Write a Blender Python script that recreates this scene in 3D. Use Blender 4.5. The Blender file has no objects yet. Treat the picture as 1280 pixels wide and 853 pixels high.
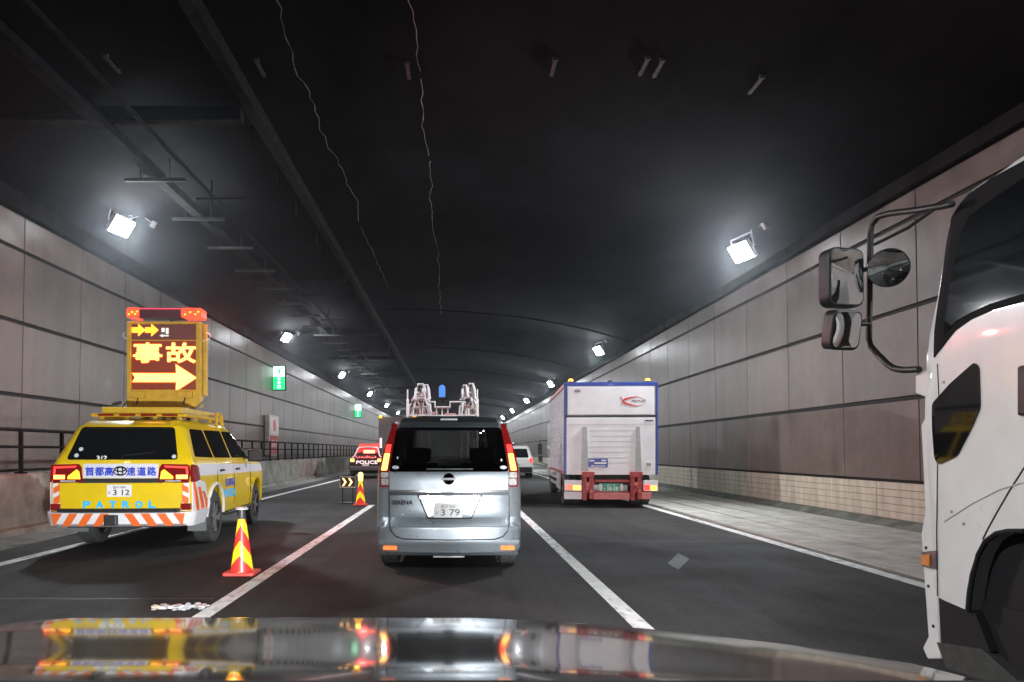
import bpy, bmesh, math, random
from mathutils import Vector, Matrix
random.seed(7)
SC = bpy.context.scene
COL = SC.collection
R = math.radians
PI = math.pi
F, VU, VV, CH = 924.0, 568.0, 564.0, 1.38      # photo pixels: focal length, vanishing point; eye height in metres

# ------------------------------------------------------------------ camera, world, exposure
cd = bpy.data.cameras.new('camera'); cam = bpy.data.objects.new('camera', cd); COL.objects.link(cam)
cd.sensor_width = 36; cd.lens = 36 * F / 1280; cd.shift_x = 72 / 1280; cd.shift_y = 137.5 / 1280
cd.clip_start = 0.05; cd.clip_end = 1500
cam.location = (0, 0, CH); cam.rotation_euler = (R(90), 0, 0)
SC.camera = cam
w = bpy.data.worlds.new('World'); SC.world = w; w.use_nodes = True
w.node_tree.nodes['Background'].inputs[0].default_value = (0.6, 0.75, 1, 1)
w.node_tree.nodes['Background'].inputs[1].default_value = 0.02      # closed tunnel at night: the sky never gets in
SC.view_settings.view_transform = 'Standard'; SC.view_settings.look = 'None'
SC.view_settings.exposure = 0.95; SC.view_settings.gamma = 1
SC.cycles.use_denoising = True
SC.cycles.max_bounces = 8; SC.cycles.diffuse_bounces = 4; SC.cycles.glossy_bounces = 4
SC.cycles.transparent_max_bounces = 12
SC.cycles.sample_clamp_indirect = 4
SC.cycles.caustics_reflective = False; SC.cycles.caustics_refractive = False
LAMP, LAMP_W = 110.0, 245.0      # tunnel floodlight: glow of its glass, beam in watts
LAMP_COL = (0.92, 0.96, 1.0)

# ------------------------------------------------------------------ materials
MATS = {}
def mat(name, col, rough=0.5, metal=0.0, var=0.0, scale=4.0, bump=0.0, bscale=60.0, emit=None, es=0.0, coat=0.0, spec=0.5, stretch=None):
    if name in MATS: return MATS[name]
    m = bpy.data.materials.new(name); m.use_nodes = True
    nt = m.node_tree; b = nt.nodes['Principled BSDF']
    c = (*col, 1)
    b.inputs['Base Color'].default_value = c
    b.inputs['Roughness'].default_value = rough; b.inputs['Metallic'].default_value = metal
    b.inputs['Coat Weight'].default_value = coat; b.inputs['Coat Roughness'].default_value = 0.04
    b.inputs['Specular IOR Level'].default_value = spec
    if emit: b.inputs['Emission Color'].default_value = (*emit, 1); b.inputs['Emission Strength'].default_value = es
    if var or bump:
        tc = nt.nodes.new('ShaderNodeTexCoord'); mp = nt.nodes.new('ShaderNodeMapping')
        nt.links.new(tc.outputs['Object'], mp.inputs[0])
        if stretch: mp.inputs['Scale'].default_value = stretch
    if var:
        n = nt.nodes.new('ShaderNodeTexNoise'); n.inputs['Scale'].default_value = scale; n.inputs['Detail'].default_value = 6; n.inputs['Roughness'].default_value = .65
        nt.links.new(mp.outputs[0], n.inputs['Vector'])
        rp = nt.nodes.new('ShaderNodeMapRange'); rp.inputs[1].default_value = .3; rp.inputs[2].default_value = .7
        rp.inputs[3].default_value = 1 - var; rp.inputs[4].default_value = 1 + var * .6
        nt.links.new(n.outputs[0], rp.inputs[0])
        mx = nt.nodes.new('ShaderNodeVectorMath'); mx.operation = 'SCALE'; mx.inputs[0].default_value = col
        nt.links.new(rp.outputs[0], mx.inputs['Scale']); nt.links.new(mx.outputs[0], b.inputs['Base Color'])
        r2 = nt.nodes.new('ShaderNodeMapRange'); r2.inputs[1].default_value = .3; r2.inputs[2].default_value = .7
        r2.inputs[3].default_value = min(1, rough * 1.25); r2.inputs[4].default_value = rough * .85
        nt.links.new(n.outputs[0], r2.inputs[0]); nt.links.new(r2.outputs[0], b.inputs['Roughness'])
    if bump:
        n2 = nt.nodes.new('ShaderNodeTexNoise'); n2.inputs['Scale'].default_value = bscale; n2.inputs['Detail'].default_value = 4
        nt.links.new(mp.outputs[0], n2.inputs['Vector'])
        bp = nt.nodes.new('ShaderNodeBump'); bp.inputs['Strength'].default_value = bump; bp.inputs['Distance'].default_value = .01
        nt.links.new(n2.outputs[0], bp.inputs['Height']); nt.links.new(bp.outputs[0], b.inputs['Normal'])
    MATS[name] = m
    return m
def emis(name, col, s, base=None):
    return mat(name, base or col, .35, emit=col, es=s)
def glass_mat(name, tint, refl=0.9):
    m = bpy.data.materials.new(name); m.use_nodes = True; nt = m.node_tree
    for n in list(nt.nodes): nt.nodes.remove(n)
    o = nt.nodes.new('ShaderNodeOutputMaterial'); mx = nt.nodes.new('ShaderNodeMixShader'); t = nt.nodes.new('ShaderNodeBsdfTransparent')
    g = nt.nodes.new('ShaderNodeBsdfGlossy'); fr = nt.nodes.new('ShaderNodeFresnel'); fr.inputs[0].default_value = 1.5
    t.inputs[0].default_value = (*tint, 1); g.inputs[0].default_value = (refl, refl, refl, 1); g.inputs['Roughness'].default_value = .02
    nt.links.new(fr.outputs[0], mx.inputs[0]); nt.links.new(t.outputs[0], mx.inputs[1]); nt.links.new(g.outputs[0], mx.inputs[2]); nt.links.new(mx.outputs[0], o.inputs[0])
    MATS[name] = m; return m

M_asphalt = mat('asphalt', (0.022, 0.022, 0.022), .88, spec=.25, var=.22, scale=.6, bump=.35, bscale=140)
M_line = mat('road_paint', (0.72, 0.72, 0.70), .6, var=.22, scale=5, bump=.15)
def road_detail(m, base, wear=None):
    """stretched wheel-track streaks, aggregate speckle and, for the paint, worn-through spots"""
    nt = m.node_tree; b_ = nt.nodes['Principled BSDF']; tc = nt.nodes.new('ShaderNodeTexCoord')
    def noise(scale, sx_, sy_, det=5):
        mp = nt.nodes.new('ShaderNodeMapping'); mp.inputs['Scale'].default_value = (sx_, sy_, 1); n = nt.nodes.new('ShaderNodeTexNoise'); n.inputs['Scale'].default_value = scale; n.inputs['Detail'].default_value = det
        nt.links.new(tc.outputs['Object'], mp.inputs[0]); nt.links.new(mp.outputs[0], n.inputs['Vector']); return n.outputs[0]
    def rng(src, lo, hi, a, c):
        r = nt.nodes.new('ShaderNodeMapRange'); r.inputs[1].default_value = lo; r.inputs[2].default_value = hi; r.inputs[3].default_value = a; r.inputs[4].default_value = c; nt.links.new(src, r.inputs[0]); return r.outputs[0]
    def mul(a, c):
        q = nt.nodes.new('ShaderNodeMath'); q.operation = 'MULTIPLY'; nt.links.new(a, q.inputs[0]); nt.links.new(c, q.inputs[1]); return q.outputs[0]
    f = mul(rng(noise(26, 1, .8, 3), .35, .65, .78, 1.25), mul(rng(noise(5, 1, .04), .3, .7, .82, 1.18), rng(noise(1.4, 1, .05), .3, .7, .72, 1.3)))
    f = mul(mul(f, rng(noise(120, 1, 1, 2), .35, .65, .7, 1.35)), rng(noise(.35, 1, .5), .3, .7, .8, 1.2))
    v = nt.nodes.new('ShaderNodeVectorMath'); v.operation = 'SCALE'; v.inputs[0].default_value = base; nt.links.new(f, v.inputs['Scale'])
    if wear:
        mx = nt.nodes.new('ShaderNodeMix'); mx.data_type = 'RGBA'; mx.inputs[7].default_value = (*wear, 1)
        nt.links.new(rng(mul(rng(noise(14, 1, .35, 8), .3, .7, .6, 1.4), rng(noise(1.5, 1, .3), .3, .7, .75, 1.2)), .98, 1.25, 0, .55), mx.inputs[0]); 
        src = b_.inputs['Base Color'].links[0].from_socket; nt.links.new(src, mx.inputs[6]); nt.links.new(mx.outputs[2], b_.inputs['Base Color'])
    else: nt.links.new(v.outputs[0], b_.inputs['Base Color'])
road_detail(M_asphalt, (.024, .0235, .0235)); road_detail(M_line, (.7, .7, .7), (.10, .10, .10))
M_conc = mat('concrete', (0.40, 0.405, 0.365), .8, var=.35, scale=2.2, bump=.3, bscale=40)
M_conc_d = mat('dark_concrete', (0.15, 0.15, 0.135), .85, var=.45, scale=2.5, bump=.3, bscale=40)
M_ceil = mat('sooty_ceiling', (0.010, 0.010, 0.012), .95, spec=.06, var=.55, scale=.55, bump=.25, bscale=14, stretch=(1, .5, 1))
M_soot = mat('sooty_steel', (0.012, 0.012, 0.013), .8, 0, spec=.1, var=.4, scale=5)
M_steel = mat('galvanised_steel', (0.35, 0.36, 0.37), .45, .6, var=.3, scale=8)
M_black = mat('black_rubber', (0.018, 0.018, 0.019), .75, var=.3, scale=10)
M_trim = mat('black_trim', (0.012, 0.012, 0.013), .45, var=.3, scale=8)
M_tyre = mat('tyre_rubber', (0.055, 0.056, 0.056), .8, var=.4, scale=12, bump=.2)
M_glass = mat('dark_glass', (0.006, 0.007, 0.008), .04, spec=.6, coat=.3)
M_rim = mat('alloy', (0.55, 0.56, 0.58), .3, .85, var=.15, scale=9)
M_chrome = mat('chrome', (0.8, 0.82, 0.84), .1, 1.0)
M_mirror = mat('mirror_glass', (0.75, 0.78, 0.8), .02, 1.0)
M_plate = mat('plate_white', (0.8, 0.8, 0.78), .45)
M_ink = mat('ink_green', (0.02, 0.07, 0.04), .5)
M_inkb = mat('ink_black', (0.015, 0.015, 0.015), .5)
M_white = mat('white_paint', (0.74, 0.74, 0.70), .3, var=.10, scale=2.5, coat=.5)
M_silver = mat('silver_blue_paint', (0.285, 0.325, 0.355), .28, .5, var=.08, scale=3, coat=.7)
M_yellow = mat('yellow_paint', (0.80, 0.56, 0.008), .30, var=.10, scale=3, coat=.6)
M_yframe = mat('yellow_frame', (0.62, 0.37, 0.03), .5, var=.25, scale=7)
M_red = mat('red_lens', (0.13, 0.004, 0.005), .15, coat=.5, emit=(1, .02, .02), es=.04)
M_redlit = emis('red_lamp_lit', (1, .04, .03), 1.3, (0.5, .01, .01))
M_amber = emis('amber_lamp_lit', (1, .42, .02), 1.7, (.6, .25, .02))
M_brake = emis('brake_lamp_lit', (1, .42, .08), 2.4, (.6, .1, .02))
M_clear = mat('clear_lens', (0.62, 0.62, 0.62), .15, .3, var=.5, scale=25, coat=.8)

# ------------------------------------------------------------------ builders
def tag(o, label=None, cat=None, group=None, kind=None):
    if label: o['label'] = label
    if cat: o['category'] = cat
    if group: o['group'] = group
    if kind: o['kind'] = kind
    return o
def thing(name, label, cat, loc=(0, 0, 0), rz=0.0, group=None):
    o = bpy.data.objects.new(name, None); COL.objects.link(o); o.location = loc; o.rotation_euler = (0, 0, rz)
    o.empty_display_size = .2
    return tag(o, label, cat, group)
def copy_tree(o, parent=None):
    c = o.copy(); COL.objects.link(c)
    if parent is not None: c.parent = parent
    for ch in list(o.children): copy_tree(ch, c)
    return c
def lerp_tab(tab, x):
    if x <= tab[0][0]: return tab[0][1]
    for (a, b), (c, d) in zip(tab, tab[1:]):
        if x <= c: return b + (d - b) * (x - a) / (c - a) if c > a else d
    return tab[-1][1]

class MB:
    def __init__(s): s.bm = bmesh.new()
    def _f(s, vs, mi):
        try: f = s.bm.faces.new(vs); f.material_index = mi; return f
        except ValueError: return None
    def box(s, c, d, mi=0, rot=None):
        vs = []
        for dx in (-.5, .5):
            for dy in (-.5, .5):
                for dz in (-.5, .5):
                    p = Vector((dx * d[0], dy * d[1], dz * d[2]))
                    if rot is not None: p = rot @ p
                    vs.append(s.bm.verts.new(p + Vector(c)))
        for q in ((0, 1, 3, 2), (4, 6, 7, 5), (0, 4, 5, 1), (2, 3, 7, 6), (0, 2, 6, 4), (1, 5, 7, 3)):
            s._f([vs[i] for i in q], mi)
        return s
    def bx(s, x0, x1, y0, y1, z0, z1, mi=0):
        return s.box(((x0 + x1) / 2, (y0 + y1) / 2, (z0 + z1) / 2), (x1 - x0, y1 - y0, z1 - z0), mi)
    def ring(s, c, ax, r, n, up=None):
        ax = Vector(ax).normalized()
        u = up or (Vector((0, 0, 1)) if abs(ax.z) < .9 else Vector((1, 0, 0)))
        a = ax.cross(u).normalized(); b = ax.cross(a)
        return [s.bm.verts.new(Vector(c) + a * (r * math.cos(2 * PI * i / n)) + b * (r * math.sin(2 * PI * i / n))) for i in range(n)]
    def tube(s, pts, r, n=8, mi=0, cap=True):
        pts = [Vector(p) for p in pts]; rings = []
        for i, p in enumerate(pts):
            a = pts[max(0, i - 1)]; b = pts[min(len(pts) - 1, i + 1)]
            rr = r[i] if isinstance(r, (list, tuple)) else r
            rings.append(s.ring(p, b - a, rr, n))
        for A, B in zip(rings, rings[1:]):
            for i in range(n): s._f([A[i], A[(i + 1) % n], B[(i + 1) % n], B[i]], mi)
        if cap: s._f(rings[0][::-1], mi); s._f(rings[-1], mi)
        return s
    def prism(s, poly, plane, d0, d1, mi=0):
        def P(a, b, d): return {'xz': (a, d, b), 'yz': (d, a, b), 'xy': (a, b, d)}[plane]
        A = [s.bm.verts.new(P(a, b, d0)) for a, b in poly]; B = [s.bm.verts.new(P(a, b, d1)) for a, b in poly]
        n = len(poly)
        for i in range(n): s._f([A[i], A[(i + 1) % n], B[(i + 1) % n], B[i]], mi)
        s._f(A[::-1], mi); s._f(B, mi)
        return s
    def lathe(s, prof, c, axis='x', n=28, mi=0, cap=True):
        rings = []
        for r, h in prof:
            L = []
            for i in range(n):
                t = 2 * PI * i / n; a, b = r * math.cos(t), r * math.sin(t)
                L.append(s.bm.verts.new(Vector(c) + Vector({'x': (h, a, b), 'z': (a, b, h), 'y': (a, h, b)}[axis])))
            rings.append(L)
        for A, B in zip(rings, rings[1:]):
            for i in range(n): s._f([A[i], A[(i + 1) % n], B[(i + 1) % n], B[i]], mi)
        if cap: s._f(rings[0][::-1], mi); s._f(rings[-1], mi)
        return s
    def cut(s, axis, vals):
        no = {'x': (1, 0, 0), 'y': (0, 1, 0), 'z': (0, 0, 1)}[axis]
        for v in vals:
            bmesh.ops.bisect_plane(s.bm, geom=s.bm.verts[:] + s.bm.edges[:] + s.bm.faces[:], plane_co=[v * k for k in no], plane_no=no, dist=1e-5)
        return s
    def build(s, name, mats, parent=None, loc=(0, 0, 0), rot=None, smooth=None, bevel=0.0, label=None):
        bm = s.bm
        bmesh.ops.recalc_face_normals(bm, faces=bm.faces)
        me = bpy.data.meshes.new(name); bm.to_mesh(me); bm.free()
        for m in (mats if isinstance(mats, (list, tuple)) else [mats]): me.materials.append(m)
        o = bpy.data.objects.new(name, me); COL.objects.link(o); o.location = loc
        if rot: o.rotation_euler = rot
        if parent is not None: o.parent = parent
        if smooth:
            me.shade_smooth(); me.set_sharp_from_angle(angle=R(smooth))
        if bevel:
            b = o.modifiers.new('bevel', 'BEVEL'); b.width = bevel; b.segments = 2; b.limit_method = 'ANGLE'; b.angle_limit = R(40)
        if label: o['label'] = label
        return o

def text(body, name, m, parent, loc, width=None, height=None, facing='rear', ext=.002, bold=0.0, shear=0.0, roll=0.0, fat=0.0):
    c = bpy.data.curves.new('t', 'FONT'); c.body = body; c.extrude = ext; c.resolution_u = 3; c.offset = bold; c.shear = shear
    o = bpy.data.objects.new('t', c); COL.objects.link(o); bpy.context.view_layer.update()
    me = bpy.data.meshes.new_from_object(o); COL.objects.unlink(o); bpy.data.objects.remove(o)
    xs = [v.co.x for v in me.vertices]; ys = [v.co.y for v in me.vertices]
    cx, cy = (min(xs) + max(xs)) / 2, (min(ys) + max(ys)) / 2; W = max(xs) - min(xs); H = max(ys) - min(ys)
    sx = sy = None
    if width: sx = width / W
    if height: sy = height / H
    sx = sx or sy; sy = sy or sx
    cr, sr = math.cos(roll), math.sin(roll)
    for v in me.vertices:
        a, b, t = (v.co.x - cx) * sx, (v.co.y - cy) * sy, v.co.z
        a, b = a * cr - b * sr, a * sr + b * cr
        v.co = {'rear': (a, -t, b), 'right': (t, a, b), 'left': (-t, -a, b)}[facing]
    if fat:
        vs = [tuple(v.co) for v in me.vertices]; fs = [tuple(p.vertices) for p in me.polygons]; n = len(vs); V, Fc = [], []
        for k, (dx, dz) in enumerate(((0, 0), (1, 0), (-1, 0), (0, 1), (0, -1), (.7, .7), (-.7, .7), (.7, -.7), (-.7, -.7))):
            V += [(x + dx * fat, y - k * .0004, z + dz * fat) for x, y, z in vs]; Fc += [tuple(i + k * n for i in f) for f in fs]
        me = bpy.data.meshes.new(name); me.from_pydata(V, [], Fc)
    me.materials.clear(); me.materials.append(m); me.name = name
    q = bpy.data.objects.new(name, me); COL.objects.link(q); q.location = loc
    if parent is not None: q.parent = parent
    return q

def frange(a, b, st):
    out = []; x = a
    while x < b - 1e-6: out.append(x); x += st
    return out
def inside(poly, x, y):
    r = False; j = len(poly) - 1
    for i in range(len(poly)):
        (xi, yi), (xj, yj) = poly[i], poly[j]
        if (yi > y) != (yj > y) and x < (xj - xi) * (y - yi) / (yj - yi) + xi: r = not r
        j = i
    return r
def rpoly(pts, r, n=4):                      # round the corners of a polygon
    out = []; N = len(pts)
    for i in range(N):
        p = Vector(pts[i]); a = Vector(pts[i - 1]); b = Vector(pts[(i + 1) % N])
        la, lb = (a - p).length, (b - p).length; rr = min(r, la * .45, lb * .45)
        p0 = p + (a - p).normalized() * rr; p1 = p + (b - p).normalized() * rr
        for k in range(n + 1):
            t = k / n; q = p0 * (1 - t) ** 2 + p * 2 * t * (1 - t) + p1 * t * t
            out.append((q.x, q.y))
    return out
def rect(x0, x1, z0, z1): return [(x0, z0), (x1, z0), (x1, z1), (x0, z1)]
def arch(cy, r, z, n=10):                    # wheel arch as profile points, front to rear
    a0 = math.asin(max(-1, min(1, (z - .0) / r))) if False else 0
    return [(cy + r * math.cos(t), z + r * math.sin(t)) for t in [PI * i / n for i in range(n + 1)]]

class Form:
    """Body form of a vehicle, local axes: x right, y forward from the rear end, z up."""
    def __init__(s, rear, front, half, rr=.12, fr=.25, bulge=0.03):
        s.rear, s.front, s.half, s.rr, s.fr, s.bulge = rear, front, half, rr, fr, bulge
    def X(s, y, z):
        h = lerp_tab(s.half, z); d = max(0, y - lerp_tab(s.rear, z)); e = max(0, lerp_tab(s.front, z) - y)
        if d < s.rr: h -= s.rr - math.sqrt(max(0, s.rr ** 2 - (s.rr - d) ** 2))
        if e < s.fr: h -= .6 * (s.fr - math.sqrt(max(0, s.fr ** 2 - (s.fr - e) ** 2)))
        return h
    def Yr(s, x, z):
        return lerp_tab(s.rear, z) + s.bulge * (x / lerp_tab(s.half, z)) ** 2
    def shell(s, name, prof, mats, parent, step=.12, holes=(), smooth=35, bevel=0):
        b = MB(); b.prism(prof, 'yz', -1, 1)
        zs = [p[1] for p in prof]; ys = [p[0] for p in prof]
        b.cut('z', frange(min(zs) + step * .5, max(zs), step) + [q[0] for q in s.half + s.rear if min(zs) < q[0] < max(zs)]); b.cut('z', [max(zs) - .02, max(zs) - .05, max(zs) - .09])
        b.cut('y', frange(min(ys) + .03, min(ys) + .3, .045) + frange(min(ys) + .3, max(ys) - .3, .22) + frange(max(ys) - .3, max(ys), .07))
        b.cut('x', [-.8, -.6, -.4, -.2, 0, .2, .4, .6, .8])
        for hole in holes:                   # rear window opening, poly in real (x, z)
            pass
        for v in b.bm.verts:
            x, y, z = v.co; h = s.X(y, z); d = max(0, y - lerp_tab(s.rear, z))
            v.co = (x * h, y + s.bulge * x * x * max(0, 1 - d / .35), z)
        bmesh.ops.triangulate(b.bm, faces=[f for f in b.bm.faces if len(f.verts) > 4])
        return b.build(name, mats, parent, smooth=smooth, bevel=bevel)
    def rearp(s, name, poly, m, parent, off=.004, t=.012, step=.1, smooth=35, label=None):
        b = MB(); b.prism(poly, 'xz', 0, 1)
        xs = [p[0] for p in poly]; zs = [p[1] for p in poly]
        b.cut('x', frange(min(xs) + step, max(xs), step)); b.cut('z', frange(min(zs) + step, max(zs), step) + [q[0] for q in s.rear if min(zs) < q[0] < max(zs)])
        for v in b.bm.verts:
            x, d, z = v.co; v.co = (x, s.Yr(x, z) - off + d * t, z)
        bmesh.ops.triangulate(b.bm, faces=[f for f in b.bm.faces if len(f.verts) > 4])
        return b.build(name, m, parent, smooth=smooth, label=label)
    def sidep(s, name, poly, m, parent, side=1, off=.004, t=.012, step=.1, smooth=35, label=None):
        b = MB(); b.prism(poly, 'yz', 0, 1)
        ys = [p[0] for p in poly]; zs = [p[1] for p in poly]
        b.cut('y', frange(min(ys) + step, max(ys), step)); b.cut('z', frange(min(zs) + step, max(zs), step) + [q[0] for q in s.half if min(zs) < q[0] < max(zs)])
        for v in b.bm.verts:
            d, y, z = v.co; v.co = (side * (s.X(y, z) + off - d * t), y, z)
        bmesh.ops.triangulate(b.bm, faces=[f for f in b.bm.faces if len(f.verts) > 4])
        return b.build(name, m, parent, smooth=smooth, label=label)

def wheel(parent, x, y, r, wd, side, rim=M_rim, spokes=6, plain=False):
    b = MB()
    b.lathe([(r * .66, -wd / 2), (r * .9, -wd / 2), (r * .985, -wd * .4), (r, -wd * .25), (r, -wd * .06), (r * .985, -wd * .04), (r * .985, wd * .04), (r, wd * .06), (r, wd * .25), (r * .985, wd * .4), (r * .9, wd / 2), (r * .66, wd / 2)], (0, 0, 0), 'x', 32, cap=False)
    o = b.build('wheel', M_tyre, parent, (x, y, r), smooth=40)
    c = MB(); h = side * wd * .5
    c.lathe([(r * .67, -side * wd * .3), (r * .67, h * .98), (r * .61, h * 1.0), (r * .58, h * .75), (r * .2, h * .62), (.001, h * .62)] if side > 0 else
            [(.001, h * .62), (r * .2, h * .62), (r * .58, h * .75), (r * .61, h * 1.0), (r * .67, h * .98), (r * .67, -side * wd * .3)], (0, 0, 0), 'x', 28, 1 if not plain else 0)
    for k in range(spokes):
        t = 2 * PI * k / spokes + .3
        rot = Matrix.Rotation(t, 3, 'X')
        c.box(rot @ Vector((h * .84, 0, r * .36)), (wd * .1, r * .13, r * .5), 0, rot)
    c.lathe([(r * .14, h * .7), (r * .12, h * .95), (.001, h * .95)] if side > 0 else [(.001, h * .95), (r * .12, h * .95), (r * .14, h * .7)], (0, 0, 0), 'x', 16)
    c.build('rim', [rim, M_trim], o, smooth=40)
    return o

def plate(parent, loc, top, main, pm=M_plate, im=M_ink, w=.33, h=.165):
    p = MB().prism(rpoly(rect(-w / 2, w / 2, -h / 2, h / 2), .012), 'xz', 0, .008).build('number_plate', pm, parent, loc)
    text(top, 'lettering', im, p, (0, -.001, h * .28), width=w * .5, height=h * .2, bold=.004)
    text(main, 'lettering', im, p, (w * .08, -.001, -h * .14), width=w * .66, height=h * .46, bold=.01)
    text('さ', 'lettering', im, p, (-w * .4, -.001, -h * .16), height=h * .2, bold=.01)
    return p

# ------------------------------------------------------------------ tunnel: road, shoulder, markings
Y0, Y1 = -40.0, 230.0
XL, XR = -9.3, 7.9
def struct(o, label=None): o['kind'] = 'structure'; return o
b = MB(); b.bm.faces.new([b.bm.verts.new(p) for p in ((XL - 1, Y0, 0), (XR + 1, Y0, 0), (XR + 1, Y1, 0), (XL - 1, Y1, 0))])
struct(b.build('road', M_asphalt))
def strip(mb, x0, x1, y0, y1, z, mi=0):
    mb._f([mb.bm.verts.new(p) for p in ((x0, y0, z), (x1, y0, z), (x1, y1, z), (x0, y1, z))], mi)
b = MB()
for x in (-5.52, 4.81): strip(b, x - .09, x + .09, Y0, Y1, .004)
# dashed lane lines: the near dash passes under the bonnet, gaps ahead
for xc in (-2.1, 1.47):
    for k in range(-1, 12):
        y = 2.6 + 24 * k
        strip(b, xc - .076, xc + .076, y, y + 16.3, .004)
struct(b.build('lane_markings', M_line))
M_tar = mat('tar_seal', (.012, .012, .012), .6, var=.3, scale=20)
b = MB(); rnd = random.Random(11)
for y0_, x0_, x1_ in ((11.3, 1.7, 4.7), (23.5, -5.4, 4.7), (6.9, -5.2, -2.25), (15.2, -2.0, 1.4)):
    x = x0_
    while x < x1_:
        xn = min(x1_, x + .25); ya, yb = y0_ + rnd.uniform(-.02, .02), y0_ + rnd.uniform(-.02, .02)
        b._f([b.bm.verts.new(p) for p in ((x, ya - .018, .002), (xn, yb - .018, .002), (xn, yb + .018, .002), (x, ya + .018, .002))], 0); x = xn
struct(b.build('road_joints', M_tar))
# concrete shoulder on the right: sunk gutter strips with dark joints
b = MB()
xs = [4.98, 5.72, 6.42, 7.05, 7.55]
for x0, x1 in zip(xs, xs[1:]):
    y = Y0
    while y < Y1:
        L = 60.0
        b.bx(x0 + .018, x1 - .018, y + .012, min(Y1, y + L) - .012, -.05, .03 + .012 * (x1 - 4.9))
        y += L
struct(b.build('shoulder', M_conc, bevel=.006))
b = MB(); b.bx(4.92, 7.9, Y0, Y1, -.05, .012); struct(b.build('shoulder_bed', M_conc_d))
b = MB(); b.prism([(7.56, .0), (7.9, .0), (7.9, .16), (7.80, .16), (7.60, .07)], 'xz', Y0, Y1); struct(b.build('gutter_kerb', mat('damp_concrete', (.13, .145, .12), .75, var=.5, scale=3, bump=.3, bscale=30)))
b = MB(); b.bx(-7.2, -6.25, Y0, Y1, -.05, .02); struct(b.build('gutter', M_conc_d))
# pale quad in the right lane, standing in for a windscreen reflection
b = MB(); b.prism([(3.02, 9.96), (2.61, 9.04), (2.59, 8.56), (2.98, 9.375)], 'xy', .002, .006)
struct(b.build('reflection_patch', mat('pale_patch', (.05, .056, .053), .7, var=.3, scale=14)))

# ------------------------------------------------------------------ tunnel walls
def wall_mat():
    m = bpy.data.materials.new('wall_panel'); m.use_nodes = True; nt = m.node_tree; bs = nt.nodes['Principled BSDF']
    tc = nt.nodes.new('ShaderNodeTexCoord')
    mp = nt.nodes.new('ShaderNodeMapping'); mp.inputs['Scale'].default_value = (1, .8, .10)     # soot runs down the panels
    n1 = nt.nodes.new('ShaderNodeTexNoise'); n1.inputs['Scale'].default_value = 1.6; n1.inputs['Detail'].default_value = 7; n1.inputs['Roughness'].default_value = .6
    n2 = nt.nodes.new('ShaderNodeTexNoise'); n2.inputs['Scale'].default_value = 1.1; n2.inputs['Detail'].default_value = 8; n2.inputs['Roughness'].default_value = .7
    geo = nt.nodes.new('ShaderNodeNewGeometry')
    nt.links.new(tc.outputs['Object'], mp.inputs[0]); nt.links.new(mp.outputs[0], n1.inputs['Vector']); nt.links.new(tc.outputs['Object'], n2.inputs['Vector'])
    def rng(src, a, b_, lo=.3, hi=.7):
        r = nt.nodes.new('ShaderNodeMapRange'); r.inputs[1].default_value = lo; r.inputs[2].default_value = hi; r.inputs[3].default_value = a; r.inputs[4].default_value = b_
        nt.links.new(src, r.inputs[0]); return r.outputs[0]
    def mul(a, b_):
        q = nt.nodes.new('ShaderNodeMath'); q.operation = 'MULTIPLY'; nt.links.new(a, q.inputs[0]); nt.links.new(b_, q.inputs[1]); return q.outputs[0]
    f = mul(mul(rng(n1.outputs[0], .78, 1.14), rng(n2.outputs[0], .62, 1.25)), rng(geo.outputs['Random Per Island'], 0.78, 1.16, 0, 1))
    sc = nt.nodes.new('ShaderNodeVectorMath'); sc.operation = 'SCALE'; sc.inputs[0].default_value = (.180, .143, .124)
    nt.links.new(f, sc.inputs['Scale']); nt.links.new(sc.outputs[0], bs.inputs['Base Color'])
    nt.links.new(rng(n2.outputs[0], .30, .50), bs.inputs['Roughness'])
    n3 = nt.nodes.new('ShaderNodeTexNoise'); n3.inputs['Scale'].default_value = 45; nt.links.new(tc.outputs['Object'], n3.inputs['Vector'])
    bp = nt.nodes.new('ShaderNodeBump'); bp.inputs['Strength'].default_value = .2; bp.inputs['Distance'].default_value = .01
    nt.links.new(n3.outputs[0], bp.inputs['Height']); nt.links.new(bp.outputs[0], bs.inputs['Normal'])
    return m
M_wall = wall_mat()
M_joint = mat('joint_black', (.016, .015, .015), .7)
M_tile = mat('beige_tile', (.60, .56, .45), .5, var=.3, scale=3, bump=.1, stretch=(1, 1.5, .3))

def tunnel_wall(x, side, bands, pl, y_ph, label):
    """side +1: faces -x (right wall). bands: list of panel bands (z0, z1)."""
    root = thing('tunnel_wall', label, 'wall', (x, 0, 0)); root['kind'] = 'structure'
    lean = -.018 * side
    def X(z): return lean * (z - 1)
    b = MB()
    back = MB(); back.prism([(X(0) + side * .05, -.1), (X(0) + side * .4, -.1), (X(7) + side * .4, 7.6), (X(7) + side * .05, 7.6)], 'xz', Y0, Y1)
    back.build('wall_backing', M_joint, root)
    y = Y0 + y_ph
    while y < Y1:
        for z0, z1 in bands:
            g = .013; zz0, zz1 = z0 + .05, z1 - .03
            P = [(X(zz0), y + g, zz0), (X(zz0), y + pl - g, zz0), (X(zz1), y + pl - g, zz1), (X(zz1), y + g, zz1)]
            A = [b.bm.verts.new((p[0], p[1], p[2])) for p in P]
            e = .012
            B = [b.bm.verts.new((p[0] + side * .045, p[1] + (-e if i in (0, 3) else e) * .0, p[2])) for i, p in enumerate(P)]
            b._f(A, 0)
            for i in range(4): b._f([A[i], A[(i + 1) % 4], B[(i + 1) % 4], B[i]], 0)
        y += pl
    b.build('wall_panels', M_wall, root, bevel=.008)
    return root, X
wl, XLf = tunnel_wall(XL, -1, [(.5, 2.56), (2.56, 4.10), (4.10, 5.63), (5.63, 6.40)], 2.43, (15.85 - Y0) % 2.43, 'long soot-stained panelled tunnel wall behind the railing on the left')
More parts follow.
